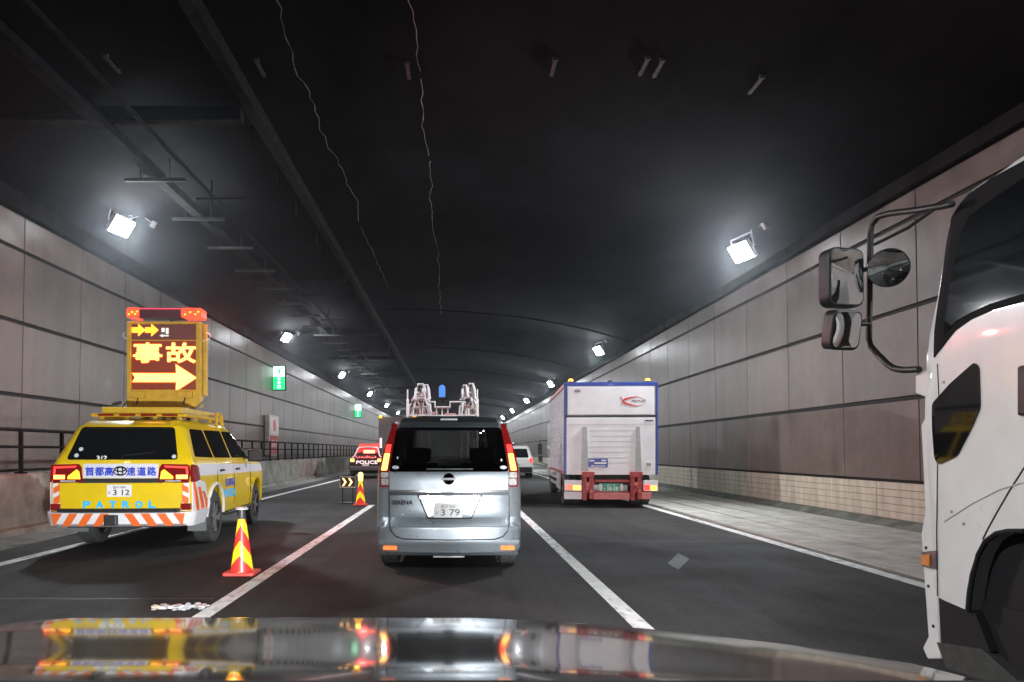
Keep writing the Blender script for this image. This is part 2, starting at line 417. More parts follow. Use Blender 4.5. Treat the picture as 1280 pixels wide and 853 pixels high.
wr, XRf = tunnel_wall(XR, 1, [(.82, 2.29), (2.29, 3.85), (3.85, 5.36), (5.36, 5.85)], 2.43, (17.4 - Y0) % 2.43, 'long panelled tunnel wall with beige tiled base on the right')
b = MB(); y = Y0 + .6                                  # tiled plinth
while y < Y1:
    for k in range(5):
        z0 = .16 + k * .132
        b.bx(-.03 + XRf(z0), .045, y + .008, y + 1.9 - .008, z0 + .005, z0 + .127)
    y += 1.9
b.build('tile_base', M_tile, wr, bevel=.004)
MB().bx(-.004, .046, Y0, Y1, .12, .815).build('tile_grout', mat('grout', (.24, .21, .17), .8), wr)
for (root, Xf, top, sd) in ((wl, XLf, 6.40, -1), (wr, XRf, 5.85, 1)):
    b = MB(); xt = Xf(top)
    b.bx(xt - .10 if sd > 0 else xt - .3, xt + .3 if sd > 0 else xt + .10, Y0, Y1, top + .02, top + .42)
    b.build('cornice', mat('cornice_dark', (.016, .015, .016), .85, spec=.1, var=.4, scale=1.5), root, bevel=.02)

# ------------------------------------------------------------------ ceiling
CP = [(-9.6, 6.55), (-9.1, 6.82), (-8.5, 7.02), (-7.5, 7.22), (-6, 7.42), (-4.5, 7.52), (-3, 7.56), (-1, 7.54), (1, 7.42), (3, 7.2), (4.6, 6.95), (5.8, 6.68), (6.8, 6.4), (7.6, 6.15), (8.2, 5.95)]
def ceil_z(x): return lerp_tab(CP, x)
b = MB(); ys = frange(Y0, Y1, 6) + [Y1]
rows = []
for y in ys:
    rows.append([b.bm.verts.new((x, y, z)) for x, z in CP])
for A, B in zip(rows, rows[1:]):
    for i in range(len(CP) - 1): b._f([A[i], A[i + 1], B[i + 1], B[i]], 0)
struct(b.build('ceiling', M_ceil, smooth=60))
b = MB()                                               # construction joints: thin ribs across the vault
for y in frange(32.2, Y1, 11.6):
    for (xa, za), (xb, zb) in zip(CP[6:], CP[7:]):
        if xb < 7.9: b.tube([(xa, y, za - .012), (xb, y, zb - .012)], .028, 5, cap=False)
struct(b.build('ceiling_joints', M_soot))
for nm, y, e in (('tunnel_end_wall', Y1, 1), ('tunnel_rear_wall', Y0, -1)):
    b = MB(); b.bx(-11, 9, y, y + .3 * e, -.5, 8); struct(b.build(nm, M_conc_d))

# ------------------------------------------------------------------ barrier, walkway and railing on the left
t = thing('concrete_barrier', 'low stained concrete barrier below the steel railing along the left walkway', 'barrier', (-7.2, 0, 0)); t['kind'] = 'structure'
b = MB(); y = Y0
while y < Y1:
    b.prism([(-.32, 0), (.16, 0), (.13, .10), (.02, .14), (0, .22), (-.03, .98), (-.06, 1.0), (-.32, 1.0)], 'xz', y + .008, y + 6 - .008); y += 6
b.build('barrier_body', mat('barrier_concrete', (.30, .305, .27), .8, var=.5, scale=1.7, bump=.35, bscale=30), t, bevel=.012)
b = MB(); b.bx(XL + 7.2, -.33, Y0, Y1, .0, .93); b.build('walkway', M_conc_d, t)
t = thing('railing', 'dark steel pipe railing on top of the concrete barrier', 'railing', (-7.33, 0, 1.0))
b = MB(); b.tube([(0, Y0, .74), (0, Y1, .74)], .032, 8); b.tube([(0, Y0, .45), (0, Y1, .45)], .024, 8); b.tube([(0, Y0, .06), (0, Y1, .06)], .024, 8)
b.build('rail', M_soot, t, smooth=50)
p0 = MB().box((0, 0, .37), (.055, .055, .74)).box((0, 0, .012), (.14, .14, .024)).build('post', M_soot, t, (0, 8.6, 0))
for k in range(1, 70):
    c = p0.copy(); COL.objects.link(c); c.parent = t; c.location = (0, 8.6 + 1.3 * k, 0)

# ------------------------------------------------------------------ tunnel floodlights
M_lamp = emis('floodlight_glass', LAMP_COL, LAMP)
def make_lamp():
    root = thing('tunnel_lamp', 'x', 'lamp')
    b = MB(); b.box((0, .07, 0), (.66, .12, .46)); b.box((0, .15, 0), (.46, .06, .3)); b.build('housing', M_steel, root, bevel=.02)
    b = MB(); b.box((0, 0, 0), (.60, .02, .40)); b.build('diffuser', M_lamp, root, (0, -.003, 0))
    l = bpy.data.lights.new('floodlight_beam', 'AREA'); l.shape = 'RECTANGLE'; l.size = .58; l.size_y = .38; l.energy = LAMP_W; l.color = LAMP_COL; l.spread = R(130)
    q = bpy.data.objects.new('floodlight_beam', l); COL.objects.link(q); q.parent = root; q.location = (0, -.02, 0); q.rotation_euler = (R(-90), 0, 0)
    b = MB(); b.tube([(-.37, .1, 0), (-.37, .22, .30)], .018, 6); b.tube([(.37, .1, 0), (.37, .22, .30)], .018, 6); b.tube([(-.37, .22, .30), (.37, .22, .30)], .022, 6)
    b.build('bracket', M_steel, root)
    b = MB(); b.tube([(.3, .2, .2), (.55, .15, .42), (.95, .1, .36)], .010, 5); b.box((.98, .1, .34), (.09, .09, .16)); b.build('feed_cable', mat('cable_grey', (.4, .4, .42), .5), root)
    return root
lamp0 = make_lamp(); first = True
ORD = ['first', 'second', 'third', 'fourth', 'fifth', 'sixth', 'seventh', 'eighth', 'ninth', 'tenth', 'eleventh', 'twelfth', 'thirteenth']
for side, X, Z, tilt in ((-1, -8.0, 6.78, 1), (1, 6.7, 6.03, -1)):
    for k in range(-3, 11):
        y = 17.8 + (17.4 if side < 0 else 17.1) * k - (.5 if side > 0 else 0)
        o = lamp0 if first else copy_tree(lamp0); first = False
        o.location = (X, y, Z)
        d = Vector((.78 * tilt, -.22, -.58)).normalized()             # face towards the traffic, down and in
        q = (-d).to_track_quat('Y', 'Z'); o.rotation_euler = q.to_euler()
        row = 'left' if side < 0 else 'right'
        if k < 0: o['label'] = 'white tunnel lamp of the %s row, number %s behind the camera car' % (row, ['one', 'two', 'three'][-k - 1])
        else: o['label'] = 'glowing white tunnel lamp, %s from the front in the row above the %s wall' % (ORD[k], row)
        o['group'] = 'tunnel lamps in two rows under the ceiling'

# ------------------------------------------------------------------ cable runs under the ceiling
def ct(name, lab, cat, x, z, group): return thing(name, lab, cat, (x, 0, z), 0, group)
zc = 7.06
t = ct('cable_tray', 'thick dark cable pipe with short cross brackets hung under the left ceiling', 'cable tray', -6.15, zc, 'cable runs under the left ceiling')
b = MB(); b.bx(-.11, .11, Y0, 140, -.07, .07); b.tube([(.06, Y0, .1), (.06, 140, .1)], .04, 6); b.build('tray', M_soot, t)
br = MB().bx(-.62, .62, -.035, .035, -.14, -.075).tube([(-.3, 0, -.08), (-.3, 0, .34)], .016, 5).tube([(.3, 0, -.08), (.3, 0, .34)], .016, 5).build('bracket', mat('dull_steel', (.07, .07, .072), .6, .3, var=.4), t, (0, 15.2, 0))
for k in range(1, 26):
    c = br.copy(); COL.objects.link(c); c.parent = t; c.location = (0, 15.2 + 2.55 * k, 0)
t = ct('cable_tray', 'slim dark conduit with hanging clips beside the thicker cable pipe', 'cable tray', -5.45, 7.12, 'cable runs under the left ceiling')
b = MB(); b.tube([(0, Y0, 0), (0, 140, 0)], .045, 8); b.build('tray', M_soot, t)
br = MB().tube([(0, 0, -.22), (0, 0, .36)], .018, 5).bx(-.35, .75, -.02, .02, -.1, -.06).build('bracket', M_soot, t, (0, 16.6, 0))
for k in range(1, 18):
    c = br.copy(); COL.objects.link(c); c.parent = t; c.location = (0, 16.6 + 5.1 * k, 0)
t = ct('cable_duct', 'wide black duct with dangling stubs running beside the ceiling centre', 'duct', -3.55, 7.3, 'cable runs under the left ceiling')
b = MB(); b.bx(-.10, .10, Y0, 160, .0, .3); b.build('duct_body', M_soot, t, bevel=.02)
br = MB().tube([(-.2, 0, .1), (-.2, 0, -.32)], .022, 5).build('stub', M_soot, t, (0, 13.7, 0))
for k in range(1, 22):
    c = br.copy(); COL.objects.link(c); c.parent = t; c.location = (0, 13.7 + 2.1 * k + random.uniform(-.5, .5), 0)
b0 = None
for k, y in enumerate((12.9, 25.0, 36.5, 46.5, 57.5, 69, 81, 93)):
    if b0 is None:
        b0 = MB().bx(-8.9, -3.7, -.11, .11, 7.12, 7.36).build('ceiling_beam', M_soot, None, (0, y, 0), bevel=.01); o = b0
    else:
        o = b0.copy(); COL.objects.link(o); o.location = (0, y, 0)
    tag(o, 'dark steel cross beam under the left ceiling, %s from the front' % ORD[k], 'beam', 'cross beams under the left ceiling')
# white leached cracks in the ceiling and steel hangers
M_crack = mat('lime_crack', (.36, .35, .33), .8, var=.5, scale=3)
def crack(x0, y0, y1, amp, seed, lab):
    rnd = random.Random(seed); pts = []; y = y0; x = x0
    while y < y1:
        pts.append((x, y, ceil_z(x) - .008)); y += .10 + .012 * y; x = x0 + (x - x0) * .75 + rnd.uniform(-amp, amp) * .8
    b = MB()
    for (p, q) in zip(pts, pts[1:]):
        if rnd.random() < .03: continue
        wd = .003 + .006 * rnd.random()
        z0, z1 = p[2] - .004, q[2] - .004
        b._f([b.bm.verts.new(v) for v in ((p[0] - wd, p[1], z0), (p[0] + wd, p[1], z0), (q[0] + wd, q[1], z1), (q[0] - wd, q[1], z1))], 0)
    tag(b.build('ceiling_crack', M_crack), kind='structure')
crack(-.58, 8.0, 34, .05, 3, ''); crack(-2.5, 8.0, 28, .07, 5, '')
h0 = None
for i, (u, v, lab) in enumerate(((325, 90, 'rusty steel hanger stub in the ceiling, between the black duct and the left crack'), (692, 90, 'pale steel hanger stub in the ceiling, right of both cracks'),
        (805, 90, 'grey hanger stub in the ceiling, left one of a close pair'), (823, 93, 'grey hanger stub in the ceiling, right one of a close pair'), (945, 115, 'grey hanger stub in the dark ceiling, farthest right of all'),
        (140, 86, 'thin steel hanger stub beside the slim conduit, farthest left of all'), (510, 94, 'faint rusty hanger stub in the ceiling, just left of the longest crack'))):
    x = (u - VU) / F * 11.6; z = ceil_z(x); Y = (z - CH - .1) * F / (VV - v); x = (u - VU) * Y / F; z = ceil_z(x)
    if h0 is None:
        h0 = MB().bx(-.028, .028, -.22, .26, -.05, -.03).bx(-.04, .04, -.25, -.20, -.05, .03).bx(-.02, .02, .2, .24, -.04, .03).build('ceiling_hanger', mat('rusty_steel', (.09, .07, .06), .6, .3, var=.6, scale=20), None, (x, Y, z)); o = h0
    else:
        o = h0.copy(); COL.objects.link(o); o.location = (x, Y, z)
    tag(o, lab, 'hanger', 'steel hangers left in the ceiling')

# ------------------------------------------------------------------ emergency exit signs and equipment cabinet on the left wall
M_gsign = emis('exit_green', (.01, .42, .13), 1.3); M_wsign = emis('exit_white', (.8, 1, .9), 1.6)
def exit_sign(y, lab):
    t = thing('exit_sign', lab, 'exit sign', (-8.92, y, 4.5), 0, 'green lit emergency exit signs')
    MB().bx(-.34, .34, 0, .16, -.04, 1.24).build('case', M_soot, t, bevel=.015)
    f = MB().bx(-.30, .30, -.006, 0, 0, 1.20).build('face', M_gsign, t)
    MB().bx(-.28, .28, -.010, -.0065, .66, 1.17).build('pictogram_field', M_wsign, f)
    b = MB()                                           # running figure going to the left through a door
    b.box((.02, -.014, .93), (.10, .006, .20), 0, Matrix.Rotation(R(-18), 3, 'Y')); b.lathe([(.045, -.017), (.045, -.011)], (.06, 0, 1.08), 'y', 12)
    for (a, c) in (((.0, .84), (-.12, .76)), ((-.12, .76), (-.19, .80)), ((.02, .84), (.08, .74)), ((.08, .74), (.18, .73)), ((.04, 1.0), (-.10, .96)), ((.04, 1.0), (.15, .92))):
        b.tube([(a[0], -.014, a[1]), (c[0], -.014, c[1])], .022, 5)
    b.build('running_figure', M_gsign, f)
    for k, ch in enumerate('非常口'):
        text(ch, 'lettering', M_wsign, f, (0, -.009, .54 - .2 * k), height=.15, bold=.02)
    MB().tube([(-.34, .1, .9), (-.46, .1, .9)], .02, 6).tube([(-.34, .1, .3), (-.46, .1, .3)], .02, 6).build('arm', M_soot, t)
    return t
exit_sign(37.6, 'green lit emergency exit sign with running figure, the larger and nearer one'); exit_sign(68.5, 'smaller distant green lit exit sign above the police car')
t = thing('equipment_cabinet', 'white wall cabinet with red alarm symbol behind the left railing', 'cabinet', (-9.24 + XLf(2.5), 36.9, 1.15))
MB().bx(-.02, .22, -.95, .95, 0, 2.0).build('case', mat('cabinet_white', (.62, .58, .56), .5, var=.2), t, bevel=.02)
MB().bx(-.0, .235, -.85, .85, 1.08, 1.9).build('door', mat('cabinet_door', (.7, .68, .66), .5), t)
MB().bx(-.0, .235, -.85, .85, .12, 1.0).build('door', mat('cabinet_red', (.45, .08, .07), .5, var=.3), t)
b = MB(); b.lathe([(.3, .236), (.3, .250)], (0, 0, 1.5), 'x', 20); b.build('alarm_symbol', mat('alarm_red', (.6, .03, .03), .4), t)
text('消火栓', 'lettering', M_plate, t, (.239, 0, .6), width=1.2, facing='right')

# ------------------------------------------------------------------ silver van in front
VC = (561 - VU) * 8.5 / F
van = thing('minivan', 'silver blue minivan with lit tail lamps directly ahead in the middle lane', 'van', (VC, 8.5, 0))
def vx(px): return (440 + px / 5.3333 - 561) / 108.7
def vz(py): return CH - (580 + py / 5.3333 - VV) / 108.7
VF = Form(rear=[(.15, .10), (.22, .02), (.33, .0), (.5, .0), (.62, .045), (1.1, .06), (1.16, .07), (1.72, .30), (1.79, .42)],
          front=[(.2, 4.60), (.5, 4.66), (.95, 4.45), (1.1, 3.9), (1.75, 3.0), (1.79, 2.8)],
          half=[(.15, .80), (.25, .835), (.5, .845), (.9, .845), (1.14, .835), (1.3, .80), (1.5, .745), (1.68, .685), (1.74, .65), (1.775, .60), (1.79, .54)], rr=.13, fr=.3, bulge=.05)
prof = [(.10, .18), (.02, .22), (.0, .33), (.0, .5), (.045, .62), (.06, 1.1), (.07, 1.16), (.30, 1.72), (.42, 1.79), (1.5, 1.81), (2.8, 1.79), (3.0, 1.75), (3.9, 1.1), (4.45, .95), (4.66, .5), (4.6, .2)] + \
       [(y, z) for y, z in arch(3.75, .36, .22)] + [(y, z) for y, z in arch(.62, .36, .22)]
VF.half[-1] = (1.81, .50)
# the body without its rear window opening: lower body and roof are one shell; the window opening is cut out below
sh = VF.shell('body', prof, M_silver, van)
def cut_hole(o, poly, test, pad=0):
    """delete the shell faces that lie inside a polygon (x, z) and pass TEST(center)"""
    bm = bmesh.new(); bm.from_mesh(o.data)
    n = len(poly)
    for i in range(n):
        (xa, za), (xb, zb) = poly[i], poly[(i + 1) % n]
        no = Vector((zb - za, 0, xa - xb))
        gm = [f for f in bm.faces if test(f.calc_center_median())]
        es = {e for f in gm for e in f.edges}; vs = {v for f in gm for v in f.verts}
        bmesh.ops.bisect_plane(bm, geom=list(vs) + list(es) + gm, plane_co=(xa, 0, za), plane_no=no, dist=1e-5)
    dead = [f for f in bm.faces if test(f.calc_center_median()) and inside(poly, f.calc_center_median().x, f.calc_center_median().z)]
    bmesh.ops.delete(bm, geom=dead, context='FACES'); bm.to_mesh(o.data); bm.free()
    o.data.shade_smooth(); o.data.set_sharp_from_angle(angle=R(35))
rw = [(-.69, 1.145), (.69, 1.145), (.615, 1.655), (-.615, 1.655)]
cut_hole(sh, rw, lambda c: c.y < .42)
fw = [(-.66, 1.14), (.66, 1.14), (.55, 1.70), (-.55, 1.70)]
cut_hole(sh, fw, lambda c: c.y > 2.9)
M_tint = glass_mat('tinted_glass', (.32, .325, .33)); M_ws = glass_mat('windscreen_glass', (.8, .84, .82))
g = VF.rearp('rear_window', rpoly([(-.70, 1.14), (.70, 1.14), (.622, 1.662), (-.622, 1.662)], .05), M_tint, van, off=.006, t=.004)
MB().bx(-.26, .28, -.012, -.002, 1.163, 1.178).build('wiper', M_trim, g, (0, .075, 0))
for x, z, r_, nm in ((-.62, 1.19, .034, 'sticker'), (.635, 1.19, .034, 'sticker'), (-.6, 1.30, .014, 'sticker'), (.615, 1.275, .014, 'sticker')):
    b = MB(); b.lathe([(r_, 0), (r_, .003)], (0, 0, 0), 'y', 18); y = VF.Yr(x, z) - .012
    s_ = b.build(nm, mat('sticker', (.6, .64, .68), .5), g, (x, y, z)); s_.rotation_euler = (R(-21), 0, 0); s_.scale = (1.15, 1, .62) if r_ > .02 else (.7, 1, 1.2)
# cabin: dark lining, seats, dashboard
M_seat = mat('seat_cloth', (.07, .07, .072), .85, var=.3, scale=20)
b = MB()
b.bx(-.76, .76, .35, 3.4, .5, .56); b.bx(-.8, -.77, .2, 3.2, .55, 1.25); b.bx(.77, .8, .2, 3.2, .55, 1.25); b.bx(-.6, .6, .5, 2.85, 1.715, 1.735)
for s in (-1, 1): b.prism([(.35, 1.25), (3.0, 1.25), (2.8, 1.73), (.5, 1.73)], 'yz', s * .69, s * .70)
b.bx(-.7, .7, 3.1, 3.6, .9, 1.08); b.build('cabin_lining', M_black, van)
for y in (.85, 1.75, 2.55):
    for x in (-.42, .42):
        q = MB().bx(x - .25, x + .25, y, y + .14, .58, 1.2).build('seat', M_seat, van, bevel=.04)
        MB().bx(x - .13, x + .13, y, y + .1, 1.23, 1.42).bx(x - .06, x - .04, y + .04, y + .06, 1.18, 1.25).bx(x + .04, x + .06, y + .04, y + .06, 1.18, 1.25).build('headrest', M_seat, q, bevel=.03)
VF2 = VF
b = MB(); b._f([b.bm.verts.new(p) for p in ((-.68, 3.86, 1.13), (.68, 3.86, 1.13), (.56, 3.06, 1.71), (-.56, 3.06, 1.71))], 0); b.build('windscreen', M_ws, van)
# spoiler, tail lamps, garnish, plate recess, bumper
VF.rearp('spoiler', rpoly([(-.60, 1.668), (.60, 1.668), (.56, 1.775), (.3, 1.80), (-.3, 1.80), (-.56, 1.775)], .03), mat('spoiler_dark', (.055, .065, .07), .3, .3, coat=.5), van, off=.05, t=.06)
MB().bx(-.10, .10, -.01, .02, 1.745, 1.765).build('stop_lamp', mat('stop_clear', (.75, .72, .72), .3), van, (0, .27, 0))
for s in (-1, 1):
    q = [(s * .655, 1.72), (s * .615, 1.70), (s * .70, 1.16), (s * .69, .965), (s * .80, .965), (s * .81, 1.16), (s * .79, 1.30), (s * .70, 1.62)]
    if s > 0: q = q[::-1]
    tl = VF.rearp('tail_lamp', q, M_red, van, off=.016, t=.05)
    def seg(name, z0, z1, m, a, c, e=.022):
        pl = [(s * a(z0), z0), (s * c(z0), z0), (s * c(z1), z1), (s * a(z1), z1)]
        if s < 0: pl = pl[::-1]
        VF.rearp(name, rpoly(pl, .012), m, tl, off=e, t=.012)
    A = lambda z: .702 - (z - 1.15) * .14 + .018; C = lambda z: .79 - max(0, z - 1.16) * .18
    seg('brake_light', 1.155, 1.355, M_brake, A, C)
    seg('tail_light', 1.365, 1.46, M_redlit, A, C)
    seg('reversing_light', .985, 1.06, M_clear, lambda z: .70, lambda z: .785)
    seg('indicator', 1.07, 1.135, M_clear, lambda z: .70, lambda z: .79)
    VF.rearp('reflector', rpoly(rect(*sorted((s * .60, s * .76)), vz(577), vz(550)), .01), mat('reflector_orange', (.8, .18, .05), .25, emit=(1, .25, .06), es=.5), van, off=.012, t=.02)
M_sild = M_silver
VF.rearp('garnish', rect(-.69, .69, .925, 1.135), M_silver, van, off=.012, t=.02)
VF.rearp('chrome_strip', rpoly(rect(-.69, .69, vz(190), vz(176)), .004), M_chrome, van, off=.024, t=.03)
VF.rearp('shadow_gap', rect(-.69, .69, vz(212), vz(192)), mat('gap_dark', (.025, .03, .036), .4, .3), van, off=.006, t=.02)
# plate recess: a real recess frame (dark edge line and inner pan set behind the tailgate skin)
rec = [(vx(432), vz(212)), (vx(500), vz(362)), (vx(512), vz(370)), (vx(790), vz(370)), (vx(802), vz(362)), (vx(872), vz(212))]
VF.rearp('plate_recess_edge', rec, M_trim, van, off=.005, t=.015)
rin = [(vx(446), vz(218)), (vx(506), vz(354)), (vx(516), vz(362)), (vx(786), vz(362)), (vx(796), vz(354)), (vx(858), vz(218))]
VF.rearp('plate_recess', rin, M_silver, van, off=.007, t=.012)
VF.rearp('plate_lamp_bar', rect(vx(450), vx(855), vz(236), vz(212)), M_chrome, van, off=.035, t=.04)
pl_ = plate(van, (vx(640), .028, vz(312)), '品川 502', '3 79', im=mat('ink_grey', (.13, .13, .15), .5))
text('SERENA', 'badge', mat('badge_dark', (.012, .012, .014), .6), van, (vx(332), .040, vz(260)), width=.24, height=.045, fat=.002, ext=.004)
text('20S', 'badge', M_chrome, van, (vx(965), .046, vz(416)), width=.07, height=.03)
b = MB(); b.lathe([(.052, 0), (.058, -.004), (.062, -.008), (.066, -.004), (.068, 0), ], (0, 0, 0), 'y', 28); b.bx(-.085, .085, -.010, 0, -.013, .013)
b.build('emblem', mat('emblem_dark', (.045, .045, .05), .25, .8), van, (vx(645), .045, vz(102)), smooth=40)
# tailgate seam and crease
def seam(pts, r, m, parent, form, name='seam', off=.002):
    b = MB(); b.tube([(x, form.Yr(x, z) - off, z) for x, z in pts], r, 5); b.build(name, m, parent)
sm = [(vx(243), vz(60)), (vx(243), vz(400)), (vx(258), vz(450)), (vx(290), vz(485)), (vx(340), vz(502)), (vx(640), vz(508)), (vx(950), vz(505)), (vx(1010), vz(485)), (vx(1042), vz(445)), (vx(1052), vz(390)), (vx(1052), vz(60))]
sm2 = []
for (a, c) in zip(sm, sm[1:]):
    for k in range(5): sm2.append((a[0] + (c[0] - a[0]) * k / 5, a[1] + (c[1] - a[1]) * k / 5))
sm2.append(sm[-1]); seam(sm2, .006, M_trim, van, VF, 'tailgate_seam')
seam([(x / 10 * .74, vz(421)) for x in range(-10, 11)], .004, mat('crease', (.2, .23, .25), .4), van, VF, 'crease')
VF.rearp('bumper_lip', rpoly(rect(-.80, .80, vz(612), vz(588)), .03), M_silver, van, off=.05, t=.07)
VF.rearp('bumper_step', rpoly([(-.80, vz(540)), (.80, vz(540)), (.815, vz(512)), (-.815, vz(512))], .02), M_silver, van, off=.018, t=.03)
MB().bx(-.18, .18, .02, .06, vz(626), vz(616)).build('tow_bar', M_steel, van)
MB().bx(-.55, .55, .12, .2, .2, .3).build('underbody', M_black, van)
for s in (-1, 1):
    for y in (.60, 3.75): wheel(van, s * .715, y, .32, .22, s)
    VF.sidep('side_window', rpoly([(.45, 1.2), (1.7, 1.2), (1.7, 1.66), (.62, 1.66)], .05), M_glass, van, s)
    VF.sidep('side_window', rpoly([(1.78, 1.2), (3.4, 1.2), (2.85, 1.66), (1.78, 1.66)], .05), M_glass, van, s)
    m = MB().box((s * .93, 3.2, 1.15), (.2, .12, .16)).build('wing_mirror', M_silver, van, bevel=.03)
# exhaust grime on the bumper is in the paint; roof rails
# ------------------------------------------------------------------ yellow patrol car
PX, PY, PYAW = -4.53, 10.0, R(3.0)
pat = thing('patrol_car', 'yellow highway patrol off-roader with striped bumper and sign on its roof', 'patrol car', (PX, PY, 0), PYAW)
def px_(u): return (u - 149) / 92.4
def pz(v): return CH - (v - VV) / 92.4
PF = Form(rear=[(.3, .06), (.5, .03), (1.2, .05), (1.26, .07), (1.73, .30), (1.80, .42)],
          front=[(.3, 4.85), (.9, 4.92), (1.15, 4.75), (1.25, 3.9), (1.78, 3.15)],
          half=[(.3, .93), (.55, .96), (.95, .965), (1.2, .945), (1.3, .90), (1.7, .735), (1.78, .68), (1.83, .60), (1.86, .5)], rr=.10, fr=.35, bulge=.04)
prof = [(.06, .42), (.03, .5), (.05, 1.2), (.07, 1.26), (.30, 1.73), (.42, 1.80), (.7, 1.845), (2.4, 1.86), (2.9, 1.82), (3.15, 1.76), (3.9, 1.24), (4.6, 1.15), (4.85, 1.02), (4.92, .85), (4.88, .42)] + arch(4.0, .43, .42) + arch(1.2, .43, .42)
PF.shell('body', prof, M_yellow, pat, smooth=50, step=.08)
M_or = mat('orange_stripe', (.85, .16, .03), .35, coat=.3); M_wh = mat('white_stripe', (.78, .78, .80), .4, coat=.2); M_blk = M_trim
PF.rearp('rear_window', rpoly([(-.745, pz(575)), (.745, pz(575)), (.63, pz(533)), (-.63, pz(533))], .05), M_glass, pat, off=.006)
g = PF.rearp('tailgate', [(-.80, pz(637)), (.80, pz(637)), (.84, pz(604)), (.80, 1.24), (-.80, 1.24), (-.84, pz(604))], M_yellow, pat, off=.012)
PF.rearp('tailgate_band', rect(-.50, .50, pz(598), pz(580)), mat('band_white', (.72, .72, .78), .35, coat=.4), g, off=.016)
PF.rearp('garnish', rect(-.56, .56, pz(604), pz(598.4)), mat('chrome_dark', (.22, .22, .23), .2, .9), g, off=.03, t=.04)
M_blue = mat('blue_letter', (.03, .06, .55), .4)
for ch, u in zip('首都高速道路', (109.5, 122, 134.5, 162.5, 176, 189)):
    text(ch, 'lettering', M_blue, g, (px_(u) * .955, PF.Yr(px_(u), 1.1) - .018, pz(589.5)), height=.114, width=.114, fat=.004)
b = MB()
for rx, rz, tz_ in ((.085, .058, 0), (.035, .055, 0), (.07, .028, .022)):
    pts = [(rx * math.cos(2 * PI * i / 20), 0, rz * math.sin(2 * PI * i / 20) + tz_) for i in range(21)]; b.tube(pts, .009, 5, cap=False)
b.build('emblem', mat('emblem_dark', (.045, .045, .05), .25, .8), g, (0, PF.Yr(0, 1.1) - .026, pz(589)))
plate(pat, (-.01, PF.Yr(0, .83) - .024, pz(613.7)), '品川 830', '3 12', im=mat('ink_plate', (.02, .02, .03), .5))
for ch, u in zip('PATROL', (108, 124, 140, 156, 172, 188)):
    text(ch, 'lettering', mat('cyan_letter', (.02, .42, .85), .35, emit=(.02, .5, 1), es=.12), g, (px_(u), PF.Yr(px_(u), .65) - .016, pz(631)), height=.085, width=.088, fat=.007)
text('312', 'lettering', M_plate, pat, (px_(124.5), PF.Yr(-.26, 1.29) - .011, pz(572.5)), height=.05, width=.13, fat=.003)
for u, v in ((96, 561.5), (92, 569.5), (216.5, 571)):
    MB().lathe([(.03, 0), (.03, .004)], (0, 0, 0), 'y', 16).build('sticker', mat('sticker', (.5, .5, .55), .5), pat, (px_(u) + (.0 if u < 150 else -.04), PF.Yr(px_(u), pz(v)) - .012, pz(v)), rot=(R(-26), 0, 0))
# bumper: striped steps in its own shape
BF = Form(rear=[(.3, -.04), (.4, -.10), (.6, -.10)], front=[(.3, 9)], half=[(.3, .95), (.55, 1.0), (1.0, .985)], rr=.18, fr=.1, bulge=.07)
bp = MB(); bp.prism([(-.02, .36), (-.09, .40), (-.10, .545), (-.02, .56), (.72, .56), (.60, .36)], 'yz', -1, 1)
bp.cut('x', [k / 8 for k in range(-7, 8)]); bp.cut('y', [.0, .05, .1, .2, .3, .45]); bp.cut('z', [.42, .5])
for v in bp.bm.verts:
    x, y, z = v.co; h = BF.X(y, z); d = max(0, y + .1); v.co = (x * h, y + .07 * x * x * max(0, 1 - d / .5), z)
bmesh.ops.triangulate(bp.bm, faces=[f for f in bp.bm.faces if len(f.verts) > 4])
bo = bp.build('rear_bumper', M_wh, pat, smooth=40)
BR = Form(rear=[(.3, -.075), (.40, -.09), (.545, -.10), (.56, -.09)], front=[(.3, 9)], half=[(.3, .98), (.55, 1.0)], rr=.18, bulge=.07)
for i in range(4):
    for s in (-1, 1):
        x0 = .10 + i * .21; q = [(s * (x0 + .11), .372), (s * (x0 + .22), .372), (s * (x0 + .11), .54), (s * x0, .54)]
        if x0 + .22 > .88: q = [(s * (x0 + .11), .372), (s * .85, .372), (s * (x0 + .15), .54), (s * x0, .54)]
        if s < 0: q = q[::-1]
        BR.rearp('stripe', q, M_or, bo, off=.006, t=.01)
MB().bx(-.80, .80, -.07, .05, .562, .602).build('step_pad', M_trim, pat, bevel=.01)
MB().bx(-.145, .02, -.17, -.08, .385, .525).build('hitch_cover', mat('hitch', (.025, .025, .027), .5), pat, bevel=.015)
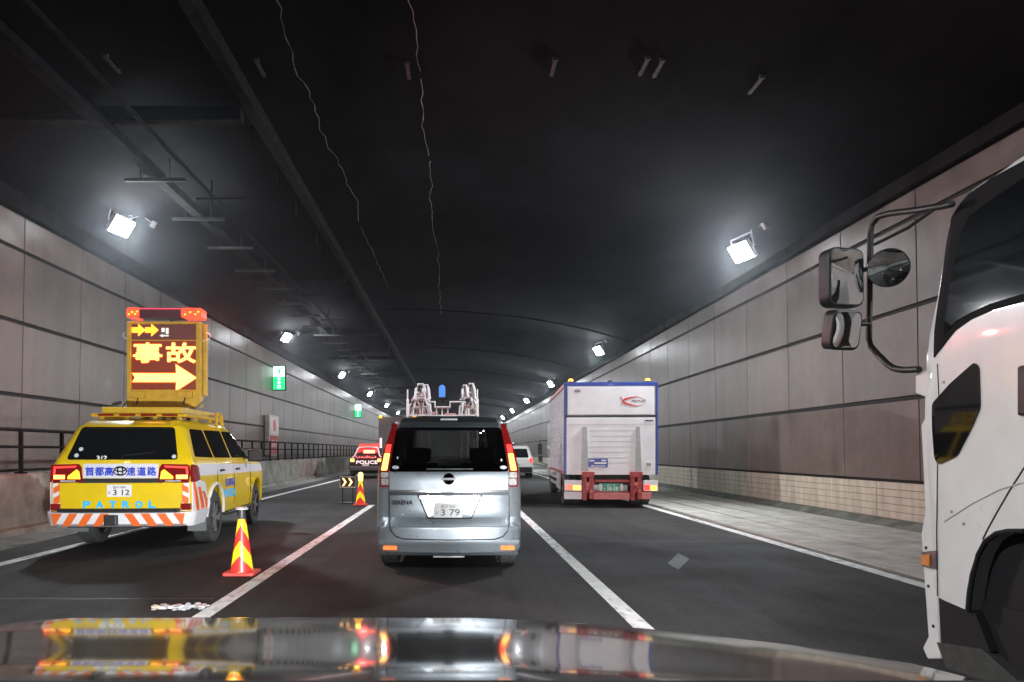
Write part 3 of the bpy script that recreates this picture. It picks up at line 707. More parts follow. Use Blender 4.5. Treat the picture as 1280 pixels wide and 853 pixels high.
for s in (-1, 1):
    # corner panels with curved stripes, lamps, reflectors
    q = [(s * .82, .60), (s * .91, .60), (s * .91, .945), (s * .80, .945)]
    if s < 0: q = q[::-1]
    PF.rearp('corner_panel', q, M_wh, pat, off=.010)
    for (za, zb) in ((.86, .93), (.70, .79)):
        q = [(s * .815, za - .02), (s * .90, za - .06), (s * .90, zb - .05), (s * .81, zb)]
        if s < 0: q = q[::-1]
        PF.rearp('stripe', q, M_or, pat, off=.015)
    side = PF.sidep('corner_panel', [(.08, .44), (.76, .44), (.74, .55), (.76, .68), (.62, .93), (.30, .98), (.08, .98)], M_wh, pat, s, off=.006)
    for k, (y0, y1) in enumerate(((.12, .22), (.34, .46), (.56, .66))):
        PF.sidep('stripe', [(y0 + .12, .46), (y1 + .14, .46), (y1 + .06, .68), (y1 - .10, .95 - k * .07), (y0 - .10 if y0 > .2 else .09, .95 - k * .07), (y0 + .03, .68)], M_or, side, s, off=.012)
    q = [(s * .50, .955), (s * .90, .945), (s * .915, 1.08), (s * .90, 1.195), (s * .55, 1.205), (s * .515, 1.15)]
    if s < 0: q = q[::-1]
    tl = PF.rearp('tail_lamp', rpoly(q, .02), M_red, pat, off=.03, t=.05)
    q = [(s * .53, 1.0), (s * .70, 1.0), (s * .70, 1.035), (s * .58, 1.13), (s * .545, 1.10)]
    if s < 0: q = q[::-1]
    PF.rearp('indicator', q, M_amber, tl, off=.036)
    q = [(s * .58, 1.18), (s * .89, 1.17), (s * .90, 1.06), (s * .875, 1.06), (s * .865, 1.145), (s * .60, 1.155)]
    if s < 0: q = q[::-1]
    PF.rearp('light_guide', q, M_redlit, tl, off=.036)
    PF.rearp('reversing_light', rect(*sorted((s * .60, s * .80)), .96, .985), M_clear, tl, off=.036)
    PF.rearp('brake_light', rect(*sorted((s * .74, s * .89)), 1.0, 1.055), M_brake, tl, off=.036)
    PF.sidep('tail_lamp', rpoly([(.07, .95), (.34, .98), (.30, 1.16), (.09, 1.20)], .03), M_red, pat, s, off=.02, t=.03)
    q = rect(*sorted((s * .80, s * .93)), .575, .665)
    PF.rearp('reflector', rpoly(q, .01), M_red, pat, off=.03, t=.05)
    PF.sidep('side_window', rpoly([(.34, 1.30), (1.25, 1.28), (1.25, 1.70), (.62, 1.70)], .05), M_glass, pat, s)
    PF.sidep('side_window', rpoly([(1.32, 1.28), (2.28, 1.27), (2.28, 1.71), (1.32, 1.70)], .04), M_glass, pat, s)
    PF.sidep('side_window', rpoly([(2.36, 1.27), (3.70, 1.26), (3.05, 1.71), (2.36, 1.71)], .05), M_glass, pat, s)
    PF.sidep('side_band', [(.36, 1.03), (4.6, .99), (4.6, 1.13), (.36, 1.20)], mat('band_white', (.7, .7, .75), .4), pat, s, off=.005)
    for y in (1.30, 2.33, 3.55):
        d = MB(); d.tube([(s * (PF.X(y, z) + .002), y + (.0 if z > .8 else .02), z) for z in (.5, .65, .8, .95, 1.1, 1.22)], .006, 4); d.build('door_seam', M_trim, pat)
    for y in (1.55, 2.55): MB().box((s * (PF.X(y, 1.08) + .02), y, 1.08), (.035, .2, .035)).build('door_handle', M_trim, pat, bevel=.01)
    MB().box((s * 1.10, 3.30, 1.30), (.24, .12, .22)).bx(*sorted((s * .9, s * 1.0)), 3.3, 3.36, 1.24, 1.30).build('wing_mirror', M_trim, pat, bevel=.03)
    MB().bx(*sorted((s * .82, s * 1.02)), 1.75, 3.45, .36, .42).build('side_step', M_trim, pat, bevel=.015)
    MB().bx(*sorted((s * .70, s * .97)), .66, .685, .22, .5).build('mud_flap', mat('mud_flap', (.16, .17, .17), .7), pat, bevel=.008)
    for y in (1.2, 4.0): wheel(pat, s * .83, y, .39, .27, s, spokes=6)
text('首都高', 'lettering', M_blue, pat, (PF.X(2.1, .88) + .008, 2.05, .88), width=.62, height=.13, facing='right', bold=.006)
text('PATROL', 'lettering', mat('cyan_letter', (.02, .42, .85), .35), pat, (PF.X(2.1, .7) + .008, 2.05, .70), width=.75, height=.14, facing='right', bold=.012)
MB().bx(-.75, .75, .15, 4.7, .33, .45).build('underbody', M_black, pat)
PF.rearp('spoiler', rpoly([(-.60, 1.735), (.60, 1.735), (.56, 1.80), (-.56, 1.80)], .02), M_yellow, pat, off=.07, t=.08)
b = MB(); b.tube([(.0, PF.Yr(0, 1.30) - .02, 1.275), (.02, PF.Yr(0, 1.32) - .022, 1.32), (.42, PF.Yr(.4, 1.36) - .018, 1.36)], .010, 6); b.build('rear_wiper', M_trim, pat)
b = MB(); b.tube([(-.55, 3.0, 1.80), (-.57, 2.9, 2.35)], .006, 5); b.build('aerial', M_trim, pat)
for s in (-1, 1):
    for yw in (1.2, 4.0):
        b = MB(); b.tube([(s * (PF.X(yw + .47 * math.cos(t), .42 + .47 * math.sin(t)) + .006), yw + .47 * math.cos(t), .42 + .47 * math.sin(t)) for t in [PI * i / 14 for i in range(15)]], .028, 6); b.build('wheel_flare', M_yellow if yw > 2 else M_wh, pat, smooth=60)
# roof rack and steps
b = MB(); b.bx(-.55, .60, .75, 2.5, 1.93, 2.02); b.tube([(-.66, .7, 1.90), (-.66, 2.6, 1.90)], .03, 6); b.tube([(.66, .7, 1.90), (.66, 2.6, 1.90)], .03, 6); b.tube([(-.66, .7, 1.90), (.66, .7, 1.90)], .03, 6)
for x in (-.55, -.2, .2, .55):
    for y in (.8, 1.6, 2.4): b.bx(x - .03, x + .03, y - .03, y + .03, 1.80, 1.93)
b.build('roof_rack', mat('rack_yellow', (.58, .36, .02), .45, var=.2), pat, bevel=.006)
b = MB()
for x in (-.45, -.15, .15, .45): b.bx(x - .11, x + .11, .655, .70, 1.885, 1.915)
b.build('rack_marker', M_red, pat)
b = MB(); b.tube([(.70, 2.2, 1.80), (.70, 2.28, 2.0), (.70, 2.5, 2.0), (.70, 2.6, 1.80)], .03, 6); b.build('rack_bracket', MATS['rack_yellow'], pat)

# the variable message sign on the roof: stands on the rack, a thing of its own
SY = 11.8; sk = SY / F
sg = thing('message_sign', 'lit orange message sign with two kanji and big right arrow', 'sign', ((205 - VU) * sk, SY, 1.38 + (VV - 507.5) * sk - .05), PYAW * .4)
def sx(p): return (140 + p / 5.885 - 205) * sk
SZ0 = 1.38 + (VV - 507.5) * sk - .05
def sz(p): return CH - (375 + p / 5.885 - VV) * sk - SZ0
b = MB()
b.bx(sx(115), sx(142), -.02, .14, sz(790), sz(160)); b.bx(sx(618), sx(650), -.02, .14, sz(790), sz(160)); b.bx(sx(142), sx(618), -.02, .14, sz(178), sz(160)); b.bx(sx(142), sx(618), 0.01, .12, sz(300), sz(292))
b.bx(sx(142), sx(618), 0, .12, sz(790), sz(660)); b.bx(sx(655), sx(680), .1, .16, sz(700), sz(170))
b.build('frame', M_yframe, sg, bevel=.006)
MB().bx(sx(142), sx(618), .03, .10, sz(660), sz(302)).build('led_panel', mat('led_panel', (.08, .03, .015), .5, emit=(1, .06, .004), es=.085), sg)  # faint emission stands in for LED bleed on the panel
MB().bx(sx(142), sx(618), .03, .10, sz(292), sz(180)).build('top_panel', mat('top_panel', (.06, .045, .04), .4, emit=(.9, .05, .03), es=.05), sg)
M_led = emis('led_lit', (1, .52, .11), 1.7); M_bleed = emis('bleed_orange', (1, .13, .01), .75, (.4, .06, .01)); M_ledy = emis('led_yellow', (1, .55, .02), 1.3)
for ch, a, c in (('事', 150, 368), ('故', 390, 615)):
    text(ch, 'lettering_glow', M_bleed, sg, (sx((a + c) / 2), .029, sz(388)), width=(c - a) / 5.885 * sk - .03, height=155 / 5.885 * sk - .03, fat=.019)  # glowing orange outline behind each character imitates LED bleed
    text(ch, 'lettering', M_led, sg, (sx((a + c) / 2), .024, sz(388)), width=(c - a) / 5.885 * sk - .03, height=155 / 5.885 * sk - .03, fat=.007)
def arrow(x0, x1, xh, yc, hs, hh, notch=0): return [(sx(x0), sz(yc + hs)), (sx(xh), sz(yc + hs)), (sx(xh - 4), sz(yc + hh)), (sx(x1), sz(yc)), (sx(xh - 4), sz(yc - hh)), (sx(xh), sz(yc - hs)), (sx(x0), sz(yc - hs)), (sx(x0 + notch), sz(yc))]
MB().prism(arrow(148, 616, 470, 572, 31, 97, 22), 'xz', .015, .028).build('arrow', M_led, sg)
MB().prism(arrow(143, 624, 464, 572, 38, 108, 20), 'xz', .026, .032).build('arrow_glow', M_bleed, sg)  # glowing outline put in as LED bleed round the arrow
for x0 in (146, 242): MB().prism(arrow(x0 - 4, x0 + 100, x0 + 44, 221, 24, 52), 'xz', .026, .032).build('arrow_glow', mat('bleed_red', (.3, .02, .02), .4, emit=(1, .02, .03), es=.5), sg)  # same painted bleed, in red, behind the small arrows
for x0 in (146, 242): MB().prism(arrow(x0, x0 + 95, x0 + 48, 221, 18, 44), 'xz', .015, .028).build('arrow', M_ledy, sg)
b = MB(); b.prism(arrow(412, 345, 372, 262, 5, 12), 'xz', .02, .028); b.bx(sx(360), sx(384), .02, .028, sz(235), sz(205)); b.bx(sx(392), sx(412), .02, .028, sz(250), sz(205)); b.build('small_symbol', mat('symbol_white', (.6, .6, .58), .5, emit=(.8, .8, .75), es=.4), sg)
for a, c in ((146, 250), (486, 595)):
    q = MB().bx(sx(a), sx(c), -.05, .0, sz(722), sz(676)).build('work_light', M_yframe, sg, bevel=.006)
    MB().tube([(sx((a + c) / 2), -.02, sz(722)), (sx((a + c) / 2) - .03, -.02, sz(770))], .012, 5).build('bracket', M_trim, q)
MB().tube([(sx(690), .05, sz(720)), (sx(610), -.25, sz(850))], .016, 6).build('stay', M_steel, sg)
b = MB(); b.tube([(sx(105), .1, sz(730)), (sx(60), .1, sz(790))], .014, 6); b.box((sx(25), .1, sz(760)), (.16, .05, .05), 0, Matrix.Rotation(R(-15), 3, 'Y')); b.build('stay', M_steel, sg)
b = MB(); b.tube([(sx(x), 0.06, sz(y)) for x, y in ((655, 300), (700, 285), (718, 260), (700, 240), (680, 238))], .006, 5); b.tube([(sx(x), .06, sz(y)) for x, y in ((110, 285), (80, 275), (72, 250), (90, 235))], .006, 5); b.build('cable', M_plate, sg)
for x in (sx(180), sx(585)): MB().bx(x - .03, x + .03, .02, .1, sz(790) - .13, sz(790)).build('foot', M_yframe, sg)
lb = MB().prism(rpoly(rect(sx(205), sx(545), sz(138), sz(75)), .02), 'xz', -.07, .16).build('light_bar', mat('smoked_lens', (.09, .015, .02), .15, coat=.6), sg)
M_lb = emis('beacon_orange', (1, .045, .015), 1.4, (.4, .02, .01))
for a, c in ((125, 215), (520, 668)):
    MB().prism(rpoly(rect(sx(a), sx(c), sz(138), sz(66)), .035), 'xz', -.08, .17).build('beacon', M_lb, lb, smooth=50)
    bb = MB()
    for k, (dx, dz) in enumerate(((.2, .3), (.45, -.1), (.7, .25), (.85, -.2))): bb.box((sx(a + (c - a) * dx), -.083, sz(102 + dz * 40)), (.028, .012, .022))
    bb.build('bulb', M_amber, lb)
for a in (170, 594):
    l = bpy.data.lights.new('beacon_light', 'AREA'); l.energy = 45 if a < 300 else 75; l.color = (1, .10, .09); l.size = .12; l.spread = R(150)
    q = bpy.data.objects.new('beacon_light', l); COL.objects.link(q); q.parent = lb; q.location = (sx(112) if a < 300 else sx(682), .05, sz(100)); q.rotation_euler = (0, R(92) if a < 300 else R(-74), 0)
MB().bx(sx(215), sx(520), -.075, .10, sz(74), sz(68)).build('top_strip', emis('beacon_pink', (1, .04, .10), .8, (.4, .02, .04)), lb)
for a in (160, 585): MB().bx(sx(a) - .02, sx(a) + .02, .02, .08, sz(165), sz(134)).build('foot', M_steel, lb)

# ------------------------------------------------------------------ traffic cones
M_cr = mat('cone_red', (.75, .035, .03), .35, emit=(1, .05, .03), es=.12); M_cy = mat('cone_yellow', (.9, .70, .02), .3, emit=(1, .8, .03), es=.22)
def cone_mesh():
    b = MB(); N = 64; H = .60
    nz = 150
    rings = []
    for k in range(nz + 1):
        z = .035 + H * k / nz; r_ = .125 - .083 * k / nz
        rings.append([b.bm.verts.new((r_ * math.cos(2 * PI * i / N), r_ * math.sin(2 * PI * i / N), z)) for i in range(N)])
    for k in range(nz):
        for i in range(N):
            ang = ((i + .5) / N + .25) % 1.0                    # chevrons repeat twice round the cone, point down to the viewer
            tri = abs(((ang * 2) % 1.0) - .5) * 2               # 0 at the front, 1 at the sides
            h = (k + .5) / nz + .30 * (1 - tri) - .02
            mi = 0 if (h % .56) < .29 else 1
            b._f([rings[k][i], rings[k][(i + 1) % N], rings[k + 1][(i + 1) % N], rings[k + 1][i]], mi)
    b._f(rings[-1], 0)
    return b
def make_cone(label, x, y, top):
    t = thing('traffic_cone', label, 'traffic cone', (x, y, 0), 0, 'red and yellow traffic cones along the closed lane')
    MB().prism(rpoly(rect(-.175, .175, -.175, .175), .04), 'xy', .004, .038).build('base', mat('cone_base', (.55, .06, .05), .5, emit=(1, .1, .05), es=.05), t, bevel=.008)
    cone_mesh().build('sleeve', [M_cr, M_cy], t, smooth=40)
    if top == 'lamp':
        MB().lathe([(.048, .62), (.04, .66), (.038, .72)], (0, 0, 0), 'z', 16).build('warning_lamp', mat('lamp_grey', (.05, .05, .05), .4), t, smooth=40)
        MB().lathe([(.07, .725), (.072, .74), (.05, .755)], (0, 0, 0), 'z', 16).build('reflector_top', mat('refl_silver', (.7, .72, .72), .3, .3), t, smooth=40)
    else:
        MB().lathe([(.05, .62), (.06, .70), (.058, .80), (.03, .84)], (0, 0, 0), 'z', 16).build('warning_lamp', emis('cone_lamp_lit', (1, .6, .08), 4), t, smooth=40)
    return t
make_cone('red and yellow chevron traffic cone on the road beside the patrol car', -2.38, 8.28, 'lamp')
make_cone('small distant traffic cone with glowing amber lamp in front of the police car', -2.38, 18.75, 'lit')
t = thing('chevron_board', 'small chevron guide board on the road behind the police car', 'chevron board', (-2.80, 19.4, 0))
MB().bx(-.2, .2, 0, .03, .43, .70).build('board', mat('chev_black', (.03, .02, .02), .4), t, bevel=.01)
b = MB()
for x0 in (-.12, .04): b.prism([(x0 - .03, .46), (x0 + .02, .46), (x0 + .09, .565), (x0 + .02, .67), (x0 - .03, .67), (x0 + .04, .565)], 'xz', -.006, 0)
b.build('chevron', emis('chevron_lit', (1, .6, .25), 1.2), t)
b = MB(); b.tube([(-.2, -.004, .43), (.2, -.004, .43), (.2, -.004, .70), (-.2, -.004, .70), (-.2, -.004, .43)], .01, 5); b.build('rim', mat('chev_rim', (.7, .55, .5), .4), t)
MB().bx(-.15, -.12, 0, .03, .0, .43).bx(.12, .15, 0, .03, 0, .43).bx(-.22, .22, -.15, .18, 0, .03).build('stand', M_trim, t)
b = MB(); rnd = random.Random(4)  # pale flakes put in where a windscreen glare mark falls
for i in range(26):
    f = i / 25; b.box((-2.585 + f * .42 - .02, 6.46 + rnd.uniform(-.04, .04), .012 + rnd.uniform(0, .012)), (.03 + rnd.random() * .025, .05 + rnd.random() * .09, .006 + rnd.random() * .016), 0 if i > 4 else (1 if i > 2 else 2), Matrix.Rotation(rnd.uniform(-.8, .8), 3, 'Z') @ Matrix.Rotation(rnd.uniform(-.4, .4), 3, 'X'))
tag(b.build('glare_strip', [mat('glare_white', (.34, .34, .35), .35), mat('glare_pink', (.34, .28, .27), .4), mat('glare_yellow', (.4, .34, .26), .4)]), 'bumpy strip standing in for a windscreen glare mark on the asphalt, left of the near cone', 'glare')

# ------------------------------------------------------------------ generic small car seen from behind
def small_car(name, label, cat, x, y, rz, W, L, H, paint, belt, lit=True, tail=None):
    t = thing(name, label, cat, (x, y, 0), rz)
    h = W / 2
    suv = tail == 'suv'
    if suv:
        rear = [(.2, .05), (.6, .0), (belt, .06), (H - .07, .38), (H, .5)]; pr = [(.05, .25), (0, .6), (.06, belt), (.38, H - .07), (.5, H - .01), (1.8, H), (L * .55, H - .05), (L * .78, belt), (L - .15, belt - .12), (L, .6), (L - .05, .25)]
    else:
        rear = [(.2, .06), (.6, .0), (belt, .05), (belt + .03, .55), (H - .05, 1.05), (H, 1.2)]; pr = [(.06, .25), (0, .6), (.05, belt), (.5, belt + .04), (1.05, H - .05), (1.3, H), (L * .5, H), (L * .56, H - .04), (L * .74, belt), (L - .15, belt - .15), (L, .6), (L - .05, .25)]
    fr = [(.2, L - .05), (.6, L), (belt - .1, L - .15), (belt, L * .76), (H, L * .55)]
    fm = Form(rear, fr, [(.2, h * .94), (.5, h), (belt, h * .97), (H - .1, h * .76), (H - .03, h * .68), (H, h * .6)], rr=.12, fr=.3, bulge=.05)
    fm.shell('body', pr + arch(L - .85, .34, .25) + arch(.85, .34, .25), paint, t)
    for s in (-1, 1):
        for yy in (.85, L - .85): wheel(t, s * (h - .12), yy, .31, .2, s)
        fm.sidep('side_window', rpoly([(.62 if suv else 1.0, belt + .05), (L * .70, belt + .05), (L * .55, H - .08), (.75 if suv else 1.35, H - .08)], .04), M_glass, t, s)
        MB().box((s * (h + .1), L * .68, belt + .08), (.2, .12, .14)).build('wing_mirror', paint, t, bevel=.03)
    return t, fm
# police car
M_pw = mat('police_white', (.7, .68, .68), .35, coat=.4); M_pb = mat('police_black', (.02, .018, .02), .3, coat=.5)
pol, pf = small_car('police_car', 'black and white police car with red lit rear window, far left lane', 'police car', -4.44, 37.0, 0, 1.72, 4.7, 1.60, M_pb, 1.02)
pf.rearp('rear_window', rpoly([(-.56, 1.14), (.56, 1.14), (.46, 1.50), (-.46, 1.50)], .05), mat('red_lit_glass', (.05, .005, .005), .1, emit=(1, .02, .02), es=2.2), pol, off=.02)
sgn = MB().bx(-.18, .40, -.03, .0, 1.27, 1.43).build('led_sign', emis('led_red_sign', (1, .2, .1), 3), pol, (0, .66, 0)); sgn.location.y = .60
b = MB(); b.tube([(x, pf.Yr(x, z) - .01, z) for x, z in ((-.72, 1.06), (-.64, 1.12), (-.52, 1.50), (-.42, 1.555), (0, 1.58), (.42, 1.555), (.52, 1.50), (.64, 1.12), (.72, 1.06))], .045, 6); b.build('window_frame', M_pw, pol, smooth=50)
MB().bx(-.5, .5, 1.35, 2.9, 1.585, 1.61).build('roof', M_pw, pol)
text('POLICE', 'lettering', emis('police_letter', (1, .9, .88), .35, (.8, .8, .8)), pol, (.06, -.02, .82), width=1.05, height=.16, fat=.01)
b = MB()
rnd = random.Random(2)
for i in range(13): b.bx(-.5 + i * .08, -.5 + i * .08 + .05, .03, .05, 1.0 + rnd.random() * .06, 1.05 + rnd.random() * .09)
b.build('parcel_shelf_lights', emis('shelf_red', (.9, .2, .2), .6), pol)
l = bpy.data.lights.new('rear_sign_light', 'POINT'); l.energy = 22; l.color = (1, .06, .06); l.shadow_soft_size = .2
q = bpy.data.objects.new('rear_sign_light', l); COL.objects.link(q); q.parent = pol; q.location = (0, -.1, 1.4)
for s in (-1, 1): pf.rearp('tail_lamp', rpoly(rect(*sorted((s * .58, s * .78)), .84, .99), .03), M_brake, pol, off=.02, t=.04)
MB().bx(-.78, .78, -.06, .04, .40, .62).build('bumper', mat('bumper_grey', (.12, .11, .12), .4, coat=.3), pol, bevel=.03)
MB().bx(-.17, .17, -.075, -.062, .62, .74).build('number_plate', M_plate, pol)
b = MB(); b.tube([(.62, 1.4, 1.55), (.62, 1.4, 2.05)], .05, 8); b.build('signal_baton', emis('baton_pink', (1, .45, .45), 1.6), pol)
MB().bx(-.55, .55, 1.7, 1.95, 1.615, 1.75).build('light_bar', M_redlit, pol, bevel=.03)
# white SUV and dark car in the right lane ahead
sv, sf = small_car('parked_car', 'small white hatchback ahead in the right lane beside the truck', 'car', 3.22, 38.0, R(-1.5), 1.72, 4.0, 1.66, mat('car_white', (.7, .69, .67), .35, coat=.4), .98, tail='suv')
sf.rearp('rear_window', rpoly([(-.62, 1.04), (.62, 1.04), (.52, 1.5), (-.52, 1.5)], .06), M_glass, sv, off=.008)
for s in (-1, 1): sf.rearp('tail_lamp', rpoly(rect(*sorted((s * .66, s * .79)), .80, 1.04), .02), M_redlit, sv, off=.02, t=.04)
sf.rearp('bumper', rpoly(rect(-.78, .78, .28, .55), .03), M_trim, sv, off=.05, t=.07)
plate(sv, (0, -.012, .72), '品川 500', '46')
dv, df = small_car('car', 'dark tall van far ahead in front of the white hatchback', 'car', 3.25, 47.5, 0, 1.75, 4.5, 1.95, mat('car_dark', (.02, .02, .024), .3, coat=.5), 1.05, tail='suv')
df.rearp('rear_window', rpoly([(-.62, 1.12), (.62, 1.12), (.52, 1.75), (-.52, 1.75)], .06), M_glass, dv, off=.008)
for s in (-1, 1): df.rearp('tail_lamp', rpoly(rect(*sorted((s * .66, s * .80)), .9, 1.3), .02), M_redlit, dv, off=.02, t=.04)

# ------------------------------------------------------------------ white tail-lift box truck on the right
TK = thing('box_truck', 'white box truck with blue edged body and red tail lift, ahead on the right', 'truck', (3.82, 18.0, 0), R(-3.6))
def tx(p): return p / 230.3 - 2.027
def tz(p): return 3.407 - p / 230.3
M_tb = mat('truck_blue', (.02, .055, .30), .35, coat=.4); M_tw = mat('truck_white', (.75, .76, .77), .4, var=.12, scale=2, coat=.3); M_rl = mat('lift_red', (.36, .035, .03), .5, var=.35, scale=9); M_rl2 = mat('lift_red_pale', (.55, .17, .15), .5, var=.2, scale=9)
LB = 6.0
MB().bx(-1.06, 1.06, .02, LB, .82, 3.0).build('cargo_box', M_tw, TK)
b = MB(); b.bx(-1.14, -1.065, 0, .12, .80, 3.04); b.bx(1.065, 1.12, 0, .12, .80, 3.04); b.bx(-1.14, 1.12, 0, .12, 2.965, 3.06); b.build('corner_frame', M_tb, TK, bevel=.012)
# left side: white slatted wing panel seen at a grazing angle
b = MB()
for k in range(42):
    z = .9 + k * .05; b.bx(-1.088, -1.062, .16, LB - .05, z, z + .032)
for y in frange(.2, LB, .46): b.bx(-1.10, -1.064, y, y + .06, .86, 3.0)
b.build('side_slats', mat('slat_white', (.62, .58, .60), .35, .1, var=.55, scale=16, stretch=(1, 1, 2.5)), TK)
MB().bx(-1.13, -1.06, .12, LB, 2.96, 3.05).bx(-1.11, -1.06, .12, LB, .80, .87).build('side_rail', mat('rail_red', (.5, .12, .12), .4), TK)
MB().bx(1.06, 1.11, .12, LB, .80, 3.04).build('side_panel', M_tw, TK)
MB().bx(tx(226), tx(700), -.012, .02, tz(262), tz(108)).build('upper_door', M_tw, TK, bevel=.006)
MB().bx(tx(205), tx(718), -.02, .015, tz(277), tz(266)).build('door_gap', M_trim, TK)
lg = MB().bx(tx(218), tx(708), -.05, -.005, tz(600), tz(282)).build('lift_gate', M_tw, TK, bevel=.008)
b = MB()
for k in range(34):
    x = tx(235) + (tx(695) - tx(235)) * k / 33; b.box((x, -.053, tz(318)), (.016, .008, .028), 0, Matrix.Rotation(R(35), 3, 'Y'))
b.build('tread_row', mat('grey_mark', (.25, .25, .26), .5), lg)
b = MB()
for k in range(7): b.bx(tx(350), tx(585), -.0535, -.05, tz(350 + k * 30) - .004, tz(350 + k * 30))
b.build('panel_groove', mat('groove', (.58, .59, .60), .5), lg)
for a, c, d_, e in ((305, 330, 296, 338), (603, 622, 596, 632)):
    MB().prism([(tx(a), tz(330)), (tx(c), tz(330)), (tx(e), tz(578)), (tx(d_), tz(578))], 'xz', -.085, -.05).build('stiffener', mat('strut_grey', (.34, .35, .35), .45, .2, var=.15), lg, bevel=.006)
q = MB().bx(tx(338), tx(446), -.057, -.05, tz(558), tz(508)).build('blue_label', M_tb, lg)
b = MB(); b.bx(tx(345), tx(372), -.060, -.057, tz(525), tz(517)); b.bx(tx(372), tx(438), -.060, -.057, tz(539), tz(530)); b.bx(tx(410), tx(438), -.060, -.057, tz(524), tz(516)); b.bx(tx(352), tx(370), -.060, -.057, tz(553), tz(547)); b.bx(tx(375), tx(432), -.060, -.057, tz(553), tz(549)); b.build('lettering', M_plate, q)
q = MB().lathe([(.09, -.056), (.09, -.05)], (tx(670), 0, tz(541)), 'y', 20).build('sticker', M_plate, lg)
text('58', 'lettering', M_inkb, q, (tx(670), -.057, tz(542)), width=.11, height=.085, bold=.008)
b = MB(); b.bx(tx(650), tx(697), -.056, -.05, tz(300), tz(294)); b.bx(tx(262), tx(296), -.018, -.01, tz(126), tz(122)); b.bx(tx(260), tx(296), -.018, -.01, tz(134), tz(131)); b.build('small_lettering', M_inkb, TK)
# red swoosh logo with lettering
lgo = MB()
def curve_band(pts, w0, w1, mi=0):
    n = len(pts)
    for i in range(n - 1):
        f0, f1 = i / (n - 1), (i + 1) / (n - 1)
        (x0, z0), (x1, z1) = pts[i], pts[i + 1]; a = w0 + (w1 - w0) * f0; c = w0 + (w1 - w0) * f1
        lgo.prism([(x0, z0 - a), (x1, z1 - c), (x1, z1 + c), (x0, z0 + a)], 'xz', -.018, -.011, mi)
cx_, cz_ = tx(530), tz(188)
curve_band([(cx_ + t * .38, cz_ + .12 * math.sqrt(t)) for t in [i / 9 for i in range(10)]], .030, .004)
curve_band([(cx_ + t * .38, cz_ - .12 * math.sqrt(t)) for t in [i / 9 for i in range(10)]], .030, .004)
curve_band([(cx_ - t * .05, cz_ + .02 + .10 * t) for t in [i / 4 for i in range(5)]], .022, .004)
curve_band([(cx_ - t * .05, cz_ - .02 - .10 * t) for t in [i / 4 for i in range(5)]], .022, .004)
lo = lgo.build('logo', mat('logo_red', (.55, .02, .03), .4), TK)
text('PEINE', 'lettering', M_inkb, lo, (tx(615), -.0125, tz(188)), width=.33, height=.055, bold=.004, shear=.3)
b = MB(); b.tube([(tx(600) + .26 * math.cos(t), -.013, tz(188) + .105 * math.sin(t)) for t in [R(-75 + 10 * i) for i in range(16)]], .004, 4); b.build('logo_ring', mat('ring_grey', (.3, .3, .3), .4), lo)
# tail lift
for c_ in (335, 600):
    g_ = MB()
    g_.bx(tx(c_ - 34), tx(c_ + 34), -.16, .0, tz(612), tz(583)); g_.bx(tx(c_ - 30), tx(c_ - 8), -.14, .05, tz(742), tz(612)); g_.bx(tx(c_ + 6), tx(c_ + 30), -.14, .05, tz(735), tz(612))
    g_.tube([(tx(c_ - 36), -.1, tz(650)), (tx(c_ + 36), -.1, tz(650))], .035, 8); g_.tube([(tx(c_ - 30), -.1, tz(690)), (tx(c_ + 30), -.1, tz(690))], .03, 8)
    g_.tube([(tx(c_ - 8), -.17, tz(700)), (tx(c_ + 16), -.14, tz(615))], .022, 6)
    ar = g_.build('lift_arm', M_rl, TK, bevel=.005)
    MB().tube([(tx(c_ - 2), -.175, tz(650)), (tx(c_ - 2), -.13, tz(650))], .045, 10).tube([(tx(c_ + 18), -.165, tz(690)), (tx(c_ + 18), -.13, tz(690))], .03, 10).build('pivot', M_rl2, ar)
b = MB(); b.bx(tx(372), tx(562), -.10, -.02, tz(640), tz(628)); b.bx(tx(372), tx(562), -.08, .0, tz(698), tz(690)); b.build('lift_beam', M_rl, TK)
MB().bx(tx(366), tx(566), -.12, -.09, tz(737), tz(700)).bx(tx(626), tx(682), -.10, -.07, tz(735), tz(696)).build('underrun_bar', M_rl2, TK, bevel=.006)
for a in (400, 516): MB().bx(tx(a), tx(a + 13), -.05, -.0, tz(690), tz(650)).build('plate_bracket', M_plate, TK)
plate(TK, (tx(463), -.09, tz(670)), '品川 100', '38-58', pm=mat('plate_green', (.03, .30, .17), .4), im=M_plate, w=.40, h=.2)
for a, c, d_ in ((207, 302, 1), (642, 722, 1)):
    lb_ = MB().bx(tx(a), tx(c), -.06, .05, tz(690), tz(630)).build('lamp_box', M_tw, TK, bevel=.008)
    MB().bx(tx(a + 4), tx(a + (c - a) * .45), -.068, -.058, tz(686), tz(655)).build('tail_light', M_redlit if a > 500 else mat('lens_pale_red', (.6, .25, .2), .2, emit=(1, .2, .1), es=.4), lb_)
    MB().bx(tx(a + (c - a) * .48), tx(c - 6), -.068, -.058, tz(686), tz(660)).build('indicator', mat('ind_amber', (.8, .35, .05), .2, emit=(1, .5, .08), es=1.2), lb_)
MB().bx(tx(205), tx(302), -.04, .04, tz(738), tz(694)).build('rear_bumper', M_tw, TK, bevel=.01)
for x in (tx(243), tx(672)):
    q = MB().bx(x - .07, x + .07, .02, .16, 3.062, 3.09).build('beacon_base', M_trim, TK)
    MB().lathe([(.065, 3.09), (.06, 3.125), (.035, 3.15)], (x, .09, 0), 'z', 14).build('beacon', emis('beacon_amber', (1, .33, .03), 3, (.6, .2, .02)), q, smooth=50)
MB().bx(tx(448), tx(472), .02, .08, 3.062, 3.10).build('camera', M_trim, TK)
MB().bx(-.75, .75, .1, 7.6, .55, .80).build('chassis', M_black, TK)
